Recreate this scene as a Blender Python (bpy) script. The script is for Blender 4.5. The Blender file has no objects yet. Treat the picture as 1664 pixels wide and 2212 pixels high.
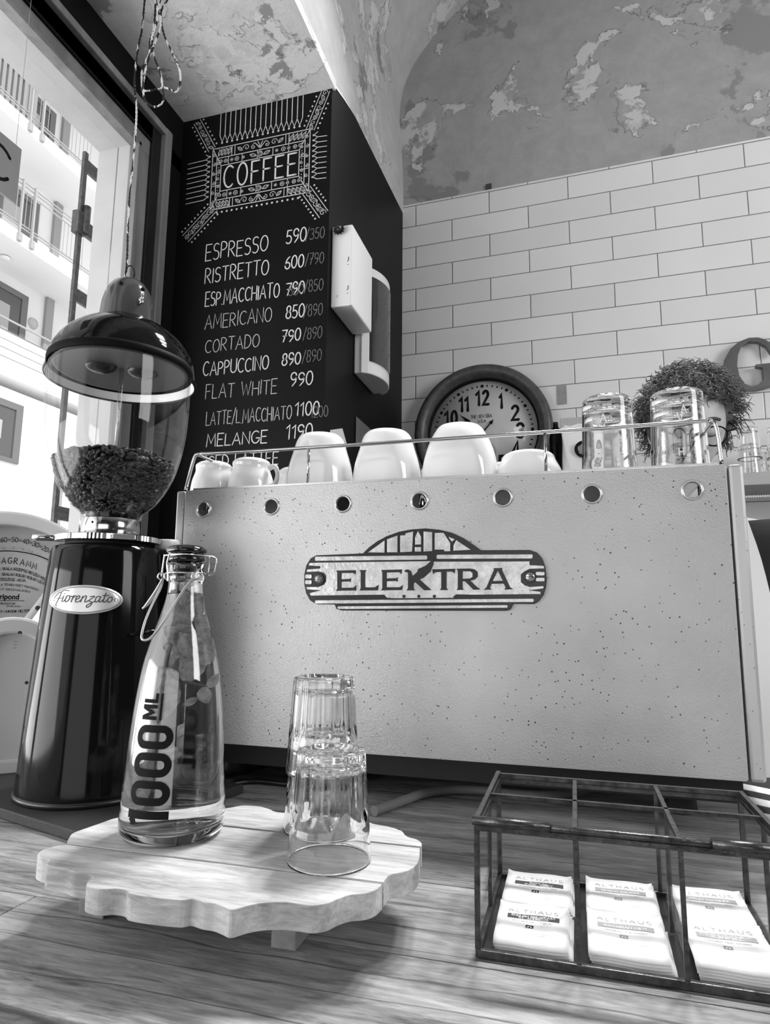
import bpy, bmesh, math, random
from math import sin, cos, pi, radians as R, sqrt, atan2
from mathutils import Vector, Matrix
random.seed(7)
S = bpy.context.scene
COL = S.collection

# ---------------------------------------------------------------- camera
H = 0.245
cam_d = bpy.data.cameras.new('camera'); cam = bpy.data.objects.new('camera', cam_d); COL.objects.link(cam)
S.camera = cam
pitch, yaw, roll = R(8.65), R(16.2), R(0.5)
fw = Vector((-sin(yaw)*cos(pitch), cos(yaw)*cos(pitch), sin(pitch)))
rt = Vector((cos(yaw), sin(yaw), 0)); up = rt.cross(fw)
rt2 = cos(roll)*rt + sin(roll)*up; up2 = -sin(roll)*rt + cos(roll)*up
m = Matrix((rt2, up2, -fw)).transposed().to_4x4(); m.translation = Vector((0, 0, H))
cam.matrix_world = m
cam_d.sensor_fit = 'VERTICAL'; cam_d.sensor_height = 24.0; cam_d.lens = 24.0*1400.0/2212.0
cam_d.clip_start = 0.02; cam_d.clip_end = 200

# ---------------------------------------------------------------- world, sun, window daylight, exposure
w = bpy.data.worlds.new('sky'); S.world = w; w.use_nodes = True
bg = w.node_tree.nodes['Background']; bg.inputs[0].default_value = (1, 1, 1, 1); bg.inputs[1].default_value = 1.4
def light(name, kind, loc, aim, energy, size=1.0, size_y=None, angle=None, spread=None):
    l = bpy.data.lights.new(name, kind); o = bpy.data.objects.new(name, l); COL.objects.link(o)
    l.energy = energy
    if kind == 'AREA':
        l.shape = 'RECTANGLE'; l.size = size; l.size_y = size_y or size
    if angle: l.angle = angle
    if spread: l.spread = R(spread)
    o.location = loc
    o.rotation_euler = (Vector(aim)-Vector(loc)).to_track_quat('-Z', 'Y').to_euler()
    return o
light('sun_on_street', 'SUN', (0, 0, 20), (-14, 6, 6), 3.0, angle=R(1))
light('daylight_side_window', 'AREA', (-1.215, -.35, 0.62), (0.0, -.2, 0.95), 7, 1.9, 1.5)
light('daylight_front_window', 'AREA', (0.32, -3.0, .35), (-.1, 1.0, .35), 11.5, 2.5, 1.6)
light('daylight_from_street', 'AREA', (-1.95, -.1, .25), (-.85, .9, 1.6), 42, 1.7, 1.0)
light('added_tile_fill', 'AREA', (2.9, 0.3, 1.4), (0.6, 2.3, 1.3), 75, 1.6, 1.4)  # fill lamp added to brighten the tiles, the right wall has no window
S.view_settings.view_transform = 'Standard'; S.view_settings.look = 'None'
S.view_settings.gamma = 1.0; S.view_settings.use_curve_mapping = False
S.view_settings.exposure = 0.0
S.cycles.use_denoising = True
S.cycles.max_bounces = 14; S.cycles.transmission_bounces = 14; S.cycles.transparent_max_bounces = 16
S.cycles.glossy_bounces = 6; S.cycles.diffuse_bounces = 4
S.cycles.caustics_reflective = False; S.cycles.caustics_refractive = True
S.cycles.sample_clamp_indirect = 6

# ---------------------------------------------------------------- materials
MATS = {}
def mat(name, v=0.5, rough=0.5, metal=0.0, noise=None, bump=None, coat=0.0, spec=None, trans=0.0, ior=1.45, emit=None, stretch=(1, 1, 1), spots=None, alpha=None):
    """noise=(scale, amount); bump=(scale, strength); spots=(scale, threshold, value)"""
    if name in MATS: return MATS[name]
    m = bpy.data.materials.new(name); m.use_nodes = True; MATS[name] = m
    nt = m.node_tree; N = nt.nodes; L = nt.links; b = N['Principled BSDF']
    c = (v, v, v, 1) if not isinstance(v, tuple) else v+(1,)
    b.inputs['Base Color'].default_value = c
    b.inputs['Roughness'].default_value = rough; b.inputs['Metallic'].default_value = metal
    b.inputs['Coat Weight'].default_value = coat
    if coat: b.inputs['Coat Roughness'].default_value = 0.05
    if spec is not None: b.inputs['Specular IOR Level'].default_value = spec
    b.inputs['Transmission Weight'].default_value = trans; b.inputs['IOR'].default_value = ior
    if emit: b.inputs['Emission Color'].default_value = (1, 1, 1, 1); b.inputs['Emission Strength'].default_value = emit
    tc = N.new('ShaderNodeTexCoord'); mp = N.new('ShaderNodeMapping'); mp.inputs['Scale'].default_value = stretch
    L.new(tc.outputs['Object'], mp.inputs[0])
    col = None
    if noise:
        n = N.new('ShaderNodeTexNoise'); n.inputs['Scale'].default_value = noise[0]; n.inputs['Detail'].default_value = 6
        n.inputs['Roughness'].default_value = 0.6
        L.new(mp.outputs[0], n.inputs['Vector'])
        r = N.new('ShaderNodeMapRange'); r.inputs[1].default_value = 0.3; r.inputs[2].default_value = 0.7
        vv = v if not isinstance(v, tuple) else v[0]
        r.inputs[3].default_value = max(0, vv-noise[1]); r.inputs[4].default_value = min(1, vv+noise[1])
        L.new(n.outputs[0], r.inputs[0]); col = r.outputs[0]
    if spots:
        n = N.new('ShaderNodeTexVoronoi'); n.inputs['Scale'].default_value = spots[0]
        L.new(mp.outputs[0], n.inputs['Vector'])
        n2 = N.new('ShaderNodeTexNoise'); n2.inputs['Scale'].default_value = spots[0]*0.11; L.new(mp.outputs[0], n2.inputs['Vector'])
        lt = N.new('ShaderNodeMath'); lt.operation = 'MULTIPLY'; L.new(n2.outputs[0], lt.inputs[0]); lt.inputs[1].default_value = spots[1]
        cmp_ = N.new('ShaderNodeMath'); cmp_.operation = 'LESS_THAN'; L.new(n.outputs['Distance'], cmp_.inputs[0]); L.new(lt.outputs[0], cmp_.inputs[1])
        mx = N.new('ShaderNodeMix'); mx.data_type = 'FLOAT'; L.new(cmp_.outputs[0], mx.inputs[0])
        if col: L.new(col, mx.inputs[2])
        else: mx.inputs[2].default_value = v
        mx.inputs[3].default_value = spots[2]; col = mx.outputs[0]
    if col: L.new(col, b.inputs['Base Color'])
    if bump:
        n = N.new('ShaderNodeTexNoise'); n.inputs['Scale'].default_value = bump[0]; n.inputs['Detail'].default_value = 5
        L.new(mp.outputs[0], n.inputs['Vector'])
        bp = N.new('ShaderNodeBump'); bp.inputs['Strength'].default_value = bump[1]; bp.inputs['Distance'].default_value = 0.002
        L.new(n.outputs[0], bp.inputs['Height']); L.new(bp.outputs[0], b.inputs['Normal'])
    return m
def glass(name, v=1.0, rough=0.0, ior=1.48):
    m = mat(name, v, rough, trans=1.0, ior=ior); return m
def N_(m): return m.node_tree.nodes, m.node_tree.links, m.node_tree.nodes['Principled BSDF']

def plaster_mat(name, base, dark, light_, seed=0.0, s=1.0, t=0.0):
    m = bpy.data.materials.new(name); m.use_nodes = True; N, L, b = N_(m)
    b.inputs['Roughness'].default_value = 0.85; b.inputs['Specular IOR Level'].default_value = 0.15
    tc = N.new('ShaderNodeTexCoord'); mp = N.new('ShaderNodeMapping'); mp.inputs['Location'].default_value = (seed, seed*.7, seed*1.3)
    L.new(tc.outputs['Object'], mp.inputs[0])
    def noise(sc, det=8, ro=0.6, dist=0.0):
        n = N.new('ShaderNodeTexNoise'); n.inputs['Scale'].default_value = sc; n.inputs['Detail'].default_value = det
        n.inputs['Roughness'].default_value = ro; n.inputs['Distortion'].default_value = dist
        L.new(mp.outputs[0], n.inputs['Vector']); return n.outputs[0]
    def ramp(src, a, bb, va, vb):
        r = N.new('ShaderNodeMapRange'); r.inputs[1].default_value = a; r.inputs[2].default_value = bb
        r.inputs[3].default_value = va; r.inputs[4].default_value = vb; L.new(src, r.inputs[0]); return r.outputs[0]
    def mix(f, a, c):
        x = N.new('ShaderNodeMix'); x.data_type = 'FLOAT'; L.new(f, x.inputs[0])
        if isinstance(a, float): x.inputs[2].default_value = a
        else: L.new(a, x.inputs[2])
        if isinstance(c, float): x.inputs[3].default_value = c
        else: L.new(c, x.inputs[3])
        return x.outputs[0]
    big = noise(1.1*s, 3, 0.5); mid = noise(2.6*s, 9, 0.62, 0.3); fine = noise(9*s, 10, 0.7, 0.2)
    base_c = ramp(fine, 0.3, 0.7, base*0.88, base*1.12)
    m1 = ramp(mid, 0.565-t, 0.585-t, 0.0, 1.0)       # flaked light patches
    m2 = ramp(noise(2.1*s, 9, 0.6, 0.25), 0.60-t, 0.62-t, 0.0, 1.0)   # dark patches
    c = mix(m2, base_c, dark); 
    sub = ramp(noise(7*s, 8, 0.65, 0.4), 0.47, 0.50, 0.0, 1.0)
    mm = N.new('ShaderNodeMath'); mm.operation = 'MULTIPLY'; L.new(m1, mm.inputs[0]); L.new(sub, mm.inputs[1])
    c = mix(mm.outputs[0], c, light_)
    edge = N.new('ShaderNodeMath'); edge.operation = 'COMPARE'; L.new(mid, edge.inputs[0]); edge.inputs[1].default_value = 0.575-t; edge.inputs[2].default_value = 0.0035
    e2 = N.new('ShaderNodeMath'); e2.operation = 'MULTIPLY'; L.new(edge.outputs[0], e2.inputs[0]); L.new(ramp(fine, .45, .55, 0.0, 0.7), e2.inputs[1])
    c = mix(e2.outputs[0], c, dark*0.45)
    L.new(c, b.inputs['Base Color'])
    ad = N.new('ShaderNodeMath'); ad.operation = 'ADD'; L.new(m1, ad.inputs[0]); L.new(fine, ad.inputs[1])
    bp = N.new('ShaderNodeBump'); bp.inputs['Strength'].default_value = 0.6; bp.inputs['Distance'].default_value = 0.006
    L.new(ad.outputs[0], bp.inputs['Height']); L.new(bp.outputs[0], b.inputs['Normal'])
    return m

def wood_mat(name, lo, hi, stretch, crack=0.0, rough=0.55, seed=0.0, grain=60):
    m = bpy.data.materials.new(name); m.use_nodes = True; N, L, b = N_(m)
    b.inputs['Roughness'].default_value = rough; b.inputs['Specular IOR Level'].default_value = 0.3
    tc = N.new('ShaderNodeTexCoord'); mp = N.new('ShaderNodeMapping'); mp.inputs['Scale'].default_value = stretch; mp.inputs['Location'].default_value = (seed, seed*.37, seed*.6)
    L.new(tc.outputs['Object'], mp.inputs[0])
    n1 = N.new('ShaderNodeTexNoise'); n1.inputs['Scale'].default_value = grain; n1.inputs['Detail'].default_value = 9; n1.inputs['Roughness'].default_value = .68; n1.inputs['Distortion'].default_value = .6
    L.new(mp.outputs[0], n1.inputs['Vector'])
    n2 = N.new('ShaderNodeTexNoise'); n2.inputs['Scale'].default_value = grain*.17; n2.inputs['Detail'].default_value = 4; L.new(mp.outputs[0], n2.inputs['Vector'])
    mx = N.new('ShaderNodeMath'); mx.operation = 'MULTIPLY_ADD'; L.new(n2.outputs[0], mx.inputs[0]); mx.inputs[1].default_value = .55; 
    sc = N.new('ShaderNodeMath'); sc.operation = 'MULTIPLY'; L.new(n1.outputs[0], sc.inputs[0]); sc.inputs[1].default_value = .55; L.new(sc.outputs[0], mx.inputs[2])
    r = N.new('ShaderNodeMapRange'); r.inputs[1].default_value = .38; r.inputs[2].default_value = .70; r.inputs[3].default_value = lo; r.inputs[4].default_value = hi
    L.new(mx.outputs[0], r.inputs[0]); col = r.outputs[0]
    if crack:
        v = N.new('ShaderNodeTexWave'); v.wave_type = 'BANDS'; v.bands_direction = 'Y'; v.inputs['Scale'].default_value = grain*.045; v.inputs['Distortion'].default_value = 5.5; v.inputs['Detail'].default_value = 4; v.inputs['Detail Scale'].default_value = 1.3; v.inputs['Detail Roughness'].default_value = .6
        L.new(mp.outputs[0], v.inputs['Vector'])
        rr = N.new('ShaderNodeMapRange'); rr.inputs[1].default_value = .0; rr.inputs[2].default_value = .012; rr.inputs[3].default_value = crack; rr.inputs[4].default_value = 1
        L.new(v.outputs['Fac'], rr.inputs[0])
        mm = N.new('ShaderNodeMath'); mm.operation = 'MULTIPLY'; L.new(col, mm.inputs[0]); L.new(rr.outputs[0], mm.inputs[1]); col = mm.outputs[0]
    L.new(col, b.inputs['Base Color'])
    bp = N.new('ShaderNodeBump'); bp.inputs['Strength'].default_value = .55; bp.inputs['Distance'].default_value = .0012
    L.new(col, bp.inputs['Height']); L.new(bp.outputs[0], b.inputs['Normal'])
    return m

def tile_mat():
    m = bpy.data.materials.new('white_wall_tile'); m.use_nodes = True; N, L, b = N_(m)
    tc = N.new('ShaderNodeTexCoord'); sx = N.new('ShaderNodeSeparateXYZ'); L.new(tc.outputs['Object'], sx.inputs[0])
    a = N.new('ShaderNodeMath'); a.operation = 'ADD'; a.inputs[1].default_value = 0.4165+0.297*20; L.new(sx.outputs[0], a.inputs[0])
    z = N.new('ShaderNodeMath'); z.operation = 'ADD'; z.inputs[1].default_value = -1.783+0.0907*100; L.new(sx.outputs[2], z.inputs[0])
    cb = N.new('ShaderNodeCombineXYZ'); L.new(a.outputs[0], cb.inputs[0]); L.new(z.outputs[0], cb.inputs[1])
    def brick(ms):
        k = N.new('ShaderNodeTexBrick'); k.inputs['Scale'].default_value = 1; k.inputs['Mortar Size'].default_value = ms; k.inputs['Mortar Smooth'].default_value = 0
        k.inputs['Brick Width'].default_value = .297; k.inputs['Row Height'].default_value = .0907; k.inputs['Bias'].default_value = 0
        k.inputs['Color1'].default_value = (.68, .68, .68, 1); k.inputs['Color2'].default_value = (.74, .74, .74, 1); k.inputs['Mortar'].default_value = (.06, .06, .06, 1)
        L.new(cb.outputs[0], k.inputs['Vector']); return k
    k = brick(.0011); k2 = brick(.004); k2.inputs['Mortar Smooth'].default_value = 1
    n = N.new('ShaderNodeTexNoise'); n.inputs['Scale'].default_value = 3; L.new(tc.outputs['Object'], n.inputs['Vector'])
    mr = N.new('ShaderNodeMapRange'); mr.inputs[3].default_value = .92; mr.inputs[4].default_value = 1.08; L.new(n.outputs[0], mr.inputs[0])
    vm = N.new('ShaderNodeVectorMath'); vm.operation = 'SCALE'; L.new(k.outputs['Color'], vm.inputs[0]); L.new(mr.outputs[0], vm.inputs['Scale'])
    L.new(vm.outputs[0], b.inputs['Base Color']); b.inputs['Roughness'].default_value = .28
    bp = N.new('ShaderNodeBump'); bp.invert = True; bp.inputs['Strength'].default_value = .8; bp.inputs['Distance'].default_value = .002
    L.new(k2.outputs['Fac'], bp.inputs['Height']); L.new(bp.outputs[0], b.inputs['Normal'])
    return m

# ---------------------------------------------------------------- mesh helpers
class MB:
    def __init__(s): s.v = []; s.f = []; s.sm = []
    def add(s, vs, fs, smooth=False):
        o = len(s.v); s.v += [tuple(v) for v in vs]; s.f += [tuple(i+o for i in f) for f in fs]; s.sm += [smooth]*len(fs); return s
    def box(s, x0, x1, y0, y1, z0, z1):
        return s.add([(x0,y0,z0),(x1,y0,z0),(x1,y1,z0),(x0,y1,z0),(x0,y0,z1),(x1,y0,z1),(x1,y1,z1),(x0,y1,z1)],
                     [(0,3,2,1),(4,5,6,7),(0,1,5,4),(1,2,6,5),(2,3,7,6),(3,0,4,7)])
    def lathe(s, prof, n=48, c=(0, 0, 0), fn=None, close=False, smooth=True):
        vs = []; P = len(prof)
        for i in range(n):
            a = 2*pi*i/n
            for (r, z) in prof:
                rr = fn(r, z, a) if fn else r
                vs.append((c[0]+rr*cos(a), c[1]+rr*sin(a), c[2]+z))
        fs = []
        for i in range(n):
            j = (i+1) % n
            for k in range(P-1 if not close else P):
                k2 = (k+1) % P
                fs.append((i*P+k, j*P+k, j*P+k2, i*P+k2))
        return s.add(vs, fs, smooth)
    def tube(s, pts, r, n=8, closed=False, caps=True):
        pts = [Vector(p) for p in pts]; P = len(pts)
        rr = r if isinstance(r, (list, tuple)) else [r]*P
        vs = []; prev = None
        for i, p in enumerate(pts):
            if closed: t = (pts[(i+1) % P]-pts[i-1])
            else: t = pts[min(i+1, P-1)]-pts[max(i-1, 0)]
            if t.length < 1e-9: t = Vector((0, 0, 1))
            t.normalize()
            if prev is None: nrm = t.orthogonal().normalized()
            else:
                nrm = prev-t*prev.dot(t)
                nrm = nrm.normalized() if nrm.length > 1e-6 else t.orthogonal().normalized()
            prev = nrm; bn = t.cross(nrm)
            for k in range(n):
                a = 2*pi*k/n; vs.append(p+(nrm*cos(a)+bn*sin(a))*rr[i])
        fs = []
        for i in range(P if closed else P-1):
            j = (i+1) % P
            for k in range(n):
                l = (k+1) % n; fs.append((i*n+k, i*n+l, j*n+l, j*n+k))
        s.add(vs, fs, True)
        if caps and not closed:
            o = len(s.v)-len(vs)
            s.f += [tuple(o+k for k in reversed(range(n))), tuple(o+(P-1)*n+k for k in range(n))]; s.sm += [False, False]
        return s
    def bar(s, a, b, w, h=None):
        """rectangular bar from a to b"""
        a = Vector(a); b = Vector(b); t = (b-a).normalized(); h = h or w
        side = t.cross(Vector((0, 0, 1)))
        side = side.normalized() if side.length > 1e-4 else Vector((1, 0, 0))
        u = side.cross(t)
        vs = [p+side*sx*w/2+u*sz*h/2 for p in (a, b) for sx, sz in ((-1,-1),(1,-1),(1,1),(-1,1))]
        return s.add(vs, [(0,1,2,3),(7,6,5,4),(0,4,5,1),(1,5,6,2),(2,6,7,3),(3,7,4,0)])
    def ball(s, c, r, seg=12, rings=8, sc=(1, 1, 1)):
        vs = [(c[0], c[1], c[2]+r*sc[2])]
        for i in range(1, rings):
            t = pi*i/rings
            for k in range(seg):
                a = 2*pi*k/seg; vs.append((c[0]+r*sc[0]*sin(t)*cos(a), c[1]+r*sc[1]*sin(t)*sin(a), c[2]+r*sc[2]*cos(t)))
        vs.append((c[0], c[1], c[2]-r*sc[2])); fs = []
        for k in range(seg): fs.append((0, 1+k, 1+(k+1) % seg))
        for i in range(rings-2):
            for k in range(seg):
                a = 1+i*seg; l = (k+1) % seg; fs.append((a+k, a+seg+k, a+seg+l, a+l))
        e = len(vs)-1; a = 1+(rings-2)*seg
        for k in range(seg): fs.append((e, a+(k+1) % seg, a+k))
        return s.add(vs, fs, True)
    def xf(s, M):
        s.v = [tuple(M @ Vector(v)) for v in s.v]; return s
    def fn(s, f):
        s.v = [tuple(f(*v)) for v in s.v]; return s
    def join(s, o):
        return s.addsm(o)
    def addsm(s, o):
        k = len(s.v); s.v += o.v; s.f += [tuple(i+k for i in f) for f in o.f]; s.sm += o.sm; return s
    def build(s, name, material, parent=None, bevel=0, weld=False, subsurf=0):
        me = bpy.data.meshes.new(name); me.from_pydata(s.v, [], s.f)
        for p, q in zip(me.polygons, s.sm): p.use_smooth = q
        if weld:
            b = bmesh.new(); b.from_mesh(me); bmesh.ops.remove_doubles(b, verts=b.verts, dist=1e-5); bmesh.ops.recalc_face_normals(b, faces=b.faces); b.to_mesh(me); b.free()
        me.update(); o = bpy.data.objects.new(name, me); COL.objects.link(o)
        me.materials.append(material)
        if parent: o.parent = parent
        if bevel:
            md = o.modifiers.new('bevel', 'BEVEL'); md.width = bevel; md.segments = 2; md.limit_method = 'ANGLE'; md.angle_limit = R(40)
        if subsurf:
            md = o.modifiers.new('sub', 'SUBSURF'); md.levels = subsurf; md.render_levels = subsurf
        return o
def prism(outline, holes=(), depth=0.01, bevel=0.0, res=8):
    """2D outline with holes (x,y lists) -> MB, extruded 0..depth in z"""
    cu = bpy.data.curves.new('tmp', 'CURVE'); cu.dimensions = '2D'; cu.fill_mode = 'BOTH'; cu.extrude = depth/2-bevel; cu.bevel_depth = bevel; cu.bevel_resolution = 1
    if bevel: cu.offset = -bevel
    for pl in [outline]+list(holes):
        sp = cu.splines.new('POLY'); sp.points.add(len(pl)-1); sp.use_cyclic_u = True
        for p, q in zip(sp.points, pl): p.co = (q[0], q[1], 0, 1)
    return from_curve(cu, depth/2)
def from_curve(cu, dz=0.0):
    o = bpy.data.objects.new('tmp', cu); COL.objects.link(o)
    dg = bpy.context.evaluated_depsgraph_get(); me = bpy.data.meshes.new_from_object(o.evaluated_get(dg))
    mb = MB(); mb.add([(v.co.x, v.co.y, v.co.z+dz) for v in me.vertices], [tuple(p.vertices) for p in me.polygons])
    bpy.data.objects.remove(o); bpy.data.curves.remove(cu); bpy.data.meshes.remove(me)
    return mb
def text(t, size=1.0, depth=0.0, offset=0.0, shear=0.0, align='LEFT', sx=1.0, spacing=1.0, res=3):
    cu = bpy.data.curves.new('tmp', 'FONT'); cu.body = t; cu.size = size; cu.extrude = depth; cu.offset = offset; cu.shear = shear
    cu.align_x = align; cu.space_character = spacing; cu.resolution_u = res
    mb = from_curve(cu); mb.v = [(x*sx, y, z) for x, y, z in mb.v]; return mb
def circ(cx, cy, r, n=32, ry=None): return [(cx+r*cos(2*pi*i/n), cy+(ry or r)*sin(2*pi*i/n)) for i in range(n)]
def rrect(x0, x1, y0, y1, r, n=6):
    o = []
    for cx, cy, a0 in ((x1-r, y1-r, 0), (x0+r, y1-r, 90), (x0+r, y0+r, 180), (x1-r, y0+r, 270)):
        for i in range(n+1):
            a = R(a0+90*i/n); o.append((cx+r*cos(a), cy+r*sin(a)))
    return o
XZ = lambda y: (lambda mb: mb.fn(lambda a, b, c: (a, y-c, b)))      # local xy -> world xz plane facing -Y
def smooth_path(pts, n=8, closed=False):
    P = [Vector(p) for p in pts]; out = []; L = len(P)
    for i in range(L if closed else L-1):
        if closed: p0, p1, p2, p3 = P[i-1], P[i], P[(i+1) % L], P[(i+2) % L]
        else: p0, p1, p2, p3 = P[max(i-1, 0)], P[i], P[i+1], P[min(i+2, L-1)]
        for k in range(n):
            t = k/n; out.append(0.5*((2*p1)+(-p0+p2)*t+(2*p0-5*p1+4*p2-p3)*t*t+(-p0+3*p1-3*p2+p3)*t**3))
    if not closed: out.append(P[-1])
    return out
def ribbon(mb, pts, wd, f, cap=True, closed=False):
    """flat stroke of width wd along 2D pts, mapped through f(u,v)->xyz"""
    P = [Vector((p[0], p[1])) for p in pts]; n = len(P)
    if n < 2: return
    L, Rr = [], []
    for i in range(n):
        a = P[i-1] if (i > 0 or closed) else None; b = P[(i+1) % n] if (i < n-1 or closed) else None
        d1 = (P[i]-a).normalized() if a is not None and (P[i]-a).length > 1e-9 else None
        d2 = (b-P[i]).normalized() if b is not None and (b-P[i]).length > 1e-9 else None
        if d1 is None: d1 = d2
        if d2 is None: d2 = d1
        if d1 is None: return
        t = d1+d2
        t = t.normalized() if t.length > 1e-3 else d1
        nn = Vector((-t.y, t.x)); k = min(1.6, 1/max(.5, abs(nn.dot(Vector((-d1.y, d1.x))))))
        L.append(P[i]+nn*wd/2*k); Rr.append(P[i]-nn*wd/2*k)
    vs = [f(*p) for p in L]+[f(*p) for p in Rr]
    fs = [(i, n+i, n+(i+1) % n, (i+1) % n) for i in range(n if closed else n-1)]
    mb.add(vs, fs)
    if cap and not closed:
        for q in (P[0], P[-1]): disc(mb, q, wd/2, f, 8)
def disc(mb, c, r, f, n=10):
    mb.add([f(c[0], c[1])]+[f(c[0]+r*cos(2*pi*k/n), c[1]+r*sin(2*pi*k/n)) for k in range(n)], [(0, 1+k, 1+(k+1) % n) for k in range(n)])
def arc(cx, cy, rx, ry, a0, a1, n=12): return [(cx+rx*cos(R(a0+(a1-a0)*i/n)), cy+ry*sin(R(a0+(a1-a0)*i/n))) for i in range(n+1)]
# hand lettering: width, strokes
G = {
'A': (.62, [[(0,0),(.31,1),(.62,0)], [(.12,.36),(.5,.36)]]), 'B': (.5, [[(0,0),(0,1)], arc(.12,.76,.3,.24,90,-90), arc(.12,.26,.36,.26,90,-90), [(0,1),(.12,1)], [(0,.52),(.12,.52)], [(0,0),(.12,0)]]),
'C': (.55, [arc(.32,.5,.32,.5,50,310)]), 'D': (.55, [[(0,0),(0,1)], [(0,1)]+arc(.1,.5,.44,.5,90,-90)+[(0,0)]]),
'E': (.46, [[(.46,1),(0,1),(0,0),(.46,0)], [(0,.52),(.38,.52)]]), 'F': (.44, [[(.44,1),(0,1),(0,0)], [(0,.52),(.36,.52)]]),
'G': (.58, [arc(.32,.5,.32,.5,50,340), [(.62,.42),(.36,.42)]]), 'H': (.52, [[(0,0),(0,1)], [(.52,0),(.52,1)], [(0,.5),(.52,.5)]]),
'I': (.06, [[(.03,0),(.03,1)]]), 'J': (.4, [[(.38,1),(.38,.25)]+arc(.19,.22,.19,.22,0,-170,8)]), 'X': (.5, [[(0,0),(.5,1)], [(0,1),(.5,0)]]),
'K': (.5, [[(0,0),(0,1)], [(.48,1),(0,.45)], [(.14,.6),(.5,0)]]), 'L': (.42, [[(0,1),(0,0),(.42,0)]]),
'M': (.7, [[(0,0),(.06,1),(.35,.25),(.64,1),(.7,0)]]), 'N': (.54, [[(0,0),(0,1),(.54,0),(.54,1)]]), 'O': (.58, [arc(.29,.5,.29,.5,90,450,20)]),
'P': (.46, [[(0,0),(0,1)], [(0,1)]+arc(.14,.74,.3,.26,90,-90)+[(0,.48)]]), 'R': (.5, [[(0,0),(0,1)], [(0,1)]+arc(.14,.74,.3,.26,90,-90)+[(0,.48)], [(.14,.48),(.5,0)]]),
'S': (.46, [arc(.24,.76,.22,.24,40,250,8)+arc(.22,.26,.24,.27,80,-140,8)]), 'T': (.54, [[(0,1),(.54,1)], [(.27,1),(.27,0)]]),
'U': (.54, [[(0,1),(0,.3)]+arc(.27,.28,.27,.28,180,360)+[(.54,1)]]), 'V': (.56, [[(0,1),(.28,0),(.56,1)]]), 'W': (.8, [[(0,1),(.2,0),(.4,.8),(.6,0),(.8,1)]]),
'Y': (.54, [[(0,1),(.27,.48),(.54,1)], [(.27,.48),(.27,0)]]), 'Z': (.5, [[(0,1),(.5,1),(0,0),(.5,0)]]),
'0': (.5, [arc(.25,.5,.25,.5,90,450,20)]), '1': (.3, [[(0,.78),(.24,1),(.24,0)]]), '2': (.48, [arc(.24,.74,.22,.26,160,-30,10)+[(0,0),(.48,0)]]),
'3': (.46, [arc(.2,.75,.22,.25,150,-80,8), arc(.2,.26,.26,.26,90,-150,10)]), '4': (.5, [[(.38,0),(.38,1),(0,.3),(.5,.3)]]),
'5': (.46, [[(.42,1),(.08,1),(.04,.55)]+arc(.2,.3,.25,.3,100,-140,10)]), '6': (.46, [[(.40,1),(.22,.86),(.07,.6),(.0,.27)]+arc(.23,.27,.23,.27,180,530,14)]),
'7': (.46, [[(0,1),(.46,1),(.14,0)], [(.1,.5),(.4,.5)]]), '8': (.46, [arc(.23,.76,.19,.24,90,450,14), arc(.23,.26,.23,.27,90,450,14)]),
'9': (.46, [arc(.23,.72,.22,.27,0,360,14), [(.45,.72),(.4,.3),(.15,0)]]), '/': (.36, [[(0,-.08),(.36,1.1)]]), '.': (.08, [[(.02,0),(.06,0)]]), ' ': (.3, []), '-': (.3, [[(0,.5),(.3,.5)]]),
}
def letters(mb, t, x, y, h, width, f, wd, slant=0.0, jit=0.0, gap=.16, slope=0.0, sub=1):
    tot = sum(G[c][0]+gap for c in t)-gap; k = width/(tot*h) if width else 1.0
    cx = 0.0
    for c in t:
        gw, st = G[c]; jy = random.uniform(-jit, jit); js = 1+random.uniform(-jit, jit)*1.5
        for pl in st:
            P = [(x+(cx+p[0]+slant*p[1])*h*k, y+slope*((cx+p[0])*h*k)+(p[1]*js+jy)*h) for p in pl]
            if sub > 1:
                Q = []
                for a, b in zip(P, P[1:]): Q += [(a[0]+(b[0]-a[0])*i/sub, a[1]+(b[1]-a[1])*i/sub) for i in range(sub)]
                P = Q+[P[-1]]
            cl = len(P) > 3 and abs(P[0][0]-P[-1][0])+abs(P[0][1]-P[-1][1]) < 1e-6
            ribbon(mb, P[:-1] if cl else P, wd, f, closed=cl)
        cx += gw+gap
# ---------------------------------------------------------------- object helpers
def tag(o, label, cat, group=None):
    o['label'] = label; o['category'] = cat
    if group: o['group'] = group
    return o
def thing(name, label, cat, loc=(0, 0, 0), rotz=0.0, group=None):
    o = bpy.data.objects.new(name, None); COL.objects.link(o); o.location = loc; o.rotation_euler = (0, 0, rotz); o.empty_display_size = .02
    return tag(o, label, cat, group)
def struct(o): o['kind'] = 'structure'; return o
def dup(root, loc=None, rotz=None, label=None, group=None):
    r = root.copy(); COL.objects.link(r)
    if loc is not None: r.location = loc
    if rotz is not None: r.rotation_euler = (0, 0, rotz)
    if label: r['label'] = label
    if group: r['group'] = group
    for ch in list(root.children):
        c = ch.copy(); COL.objects.link(c); c.parent = r
        for g in list(ch.children):
            d = g.copy(); COL.objects.link(d); d.parent = c
    return r
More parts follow.
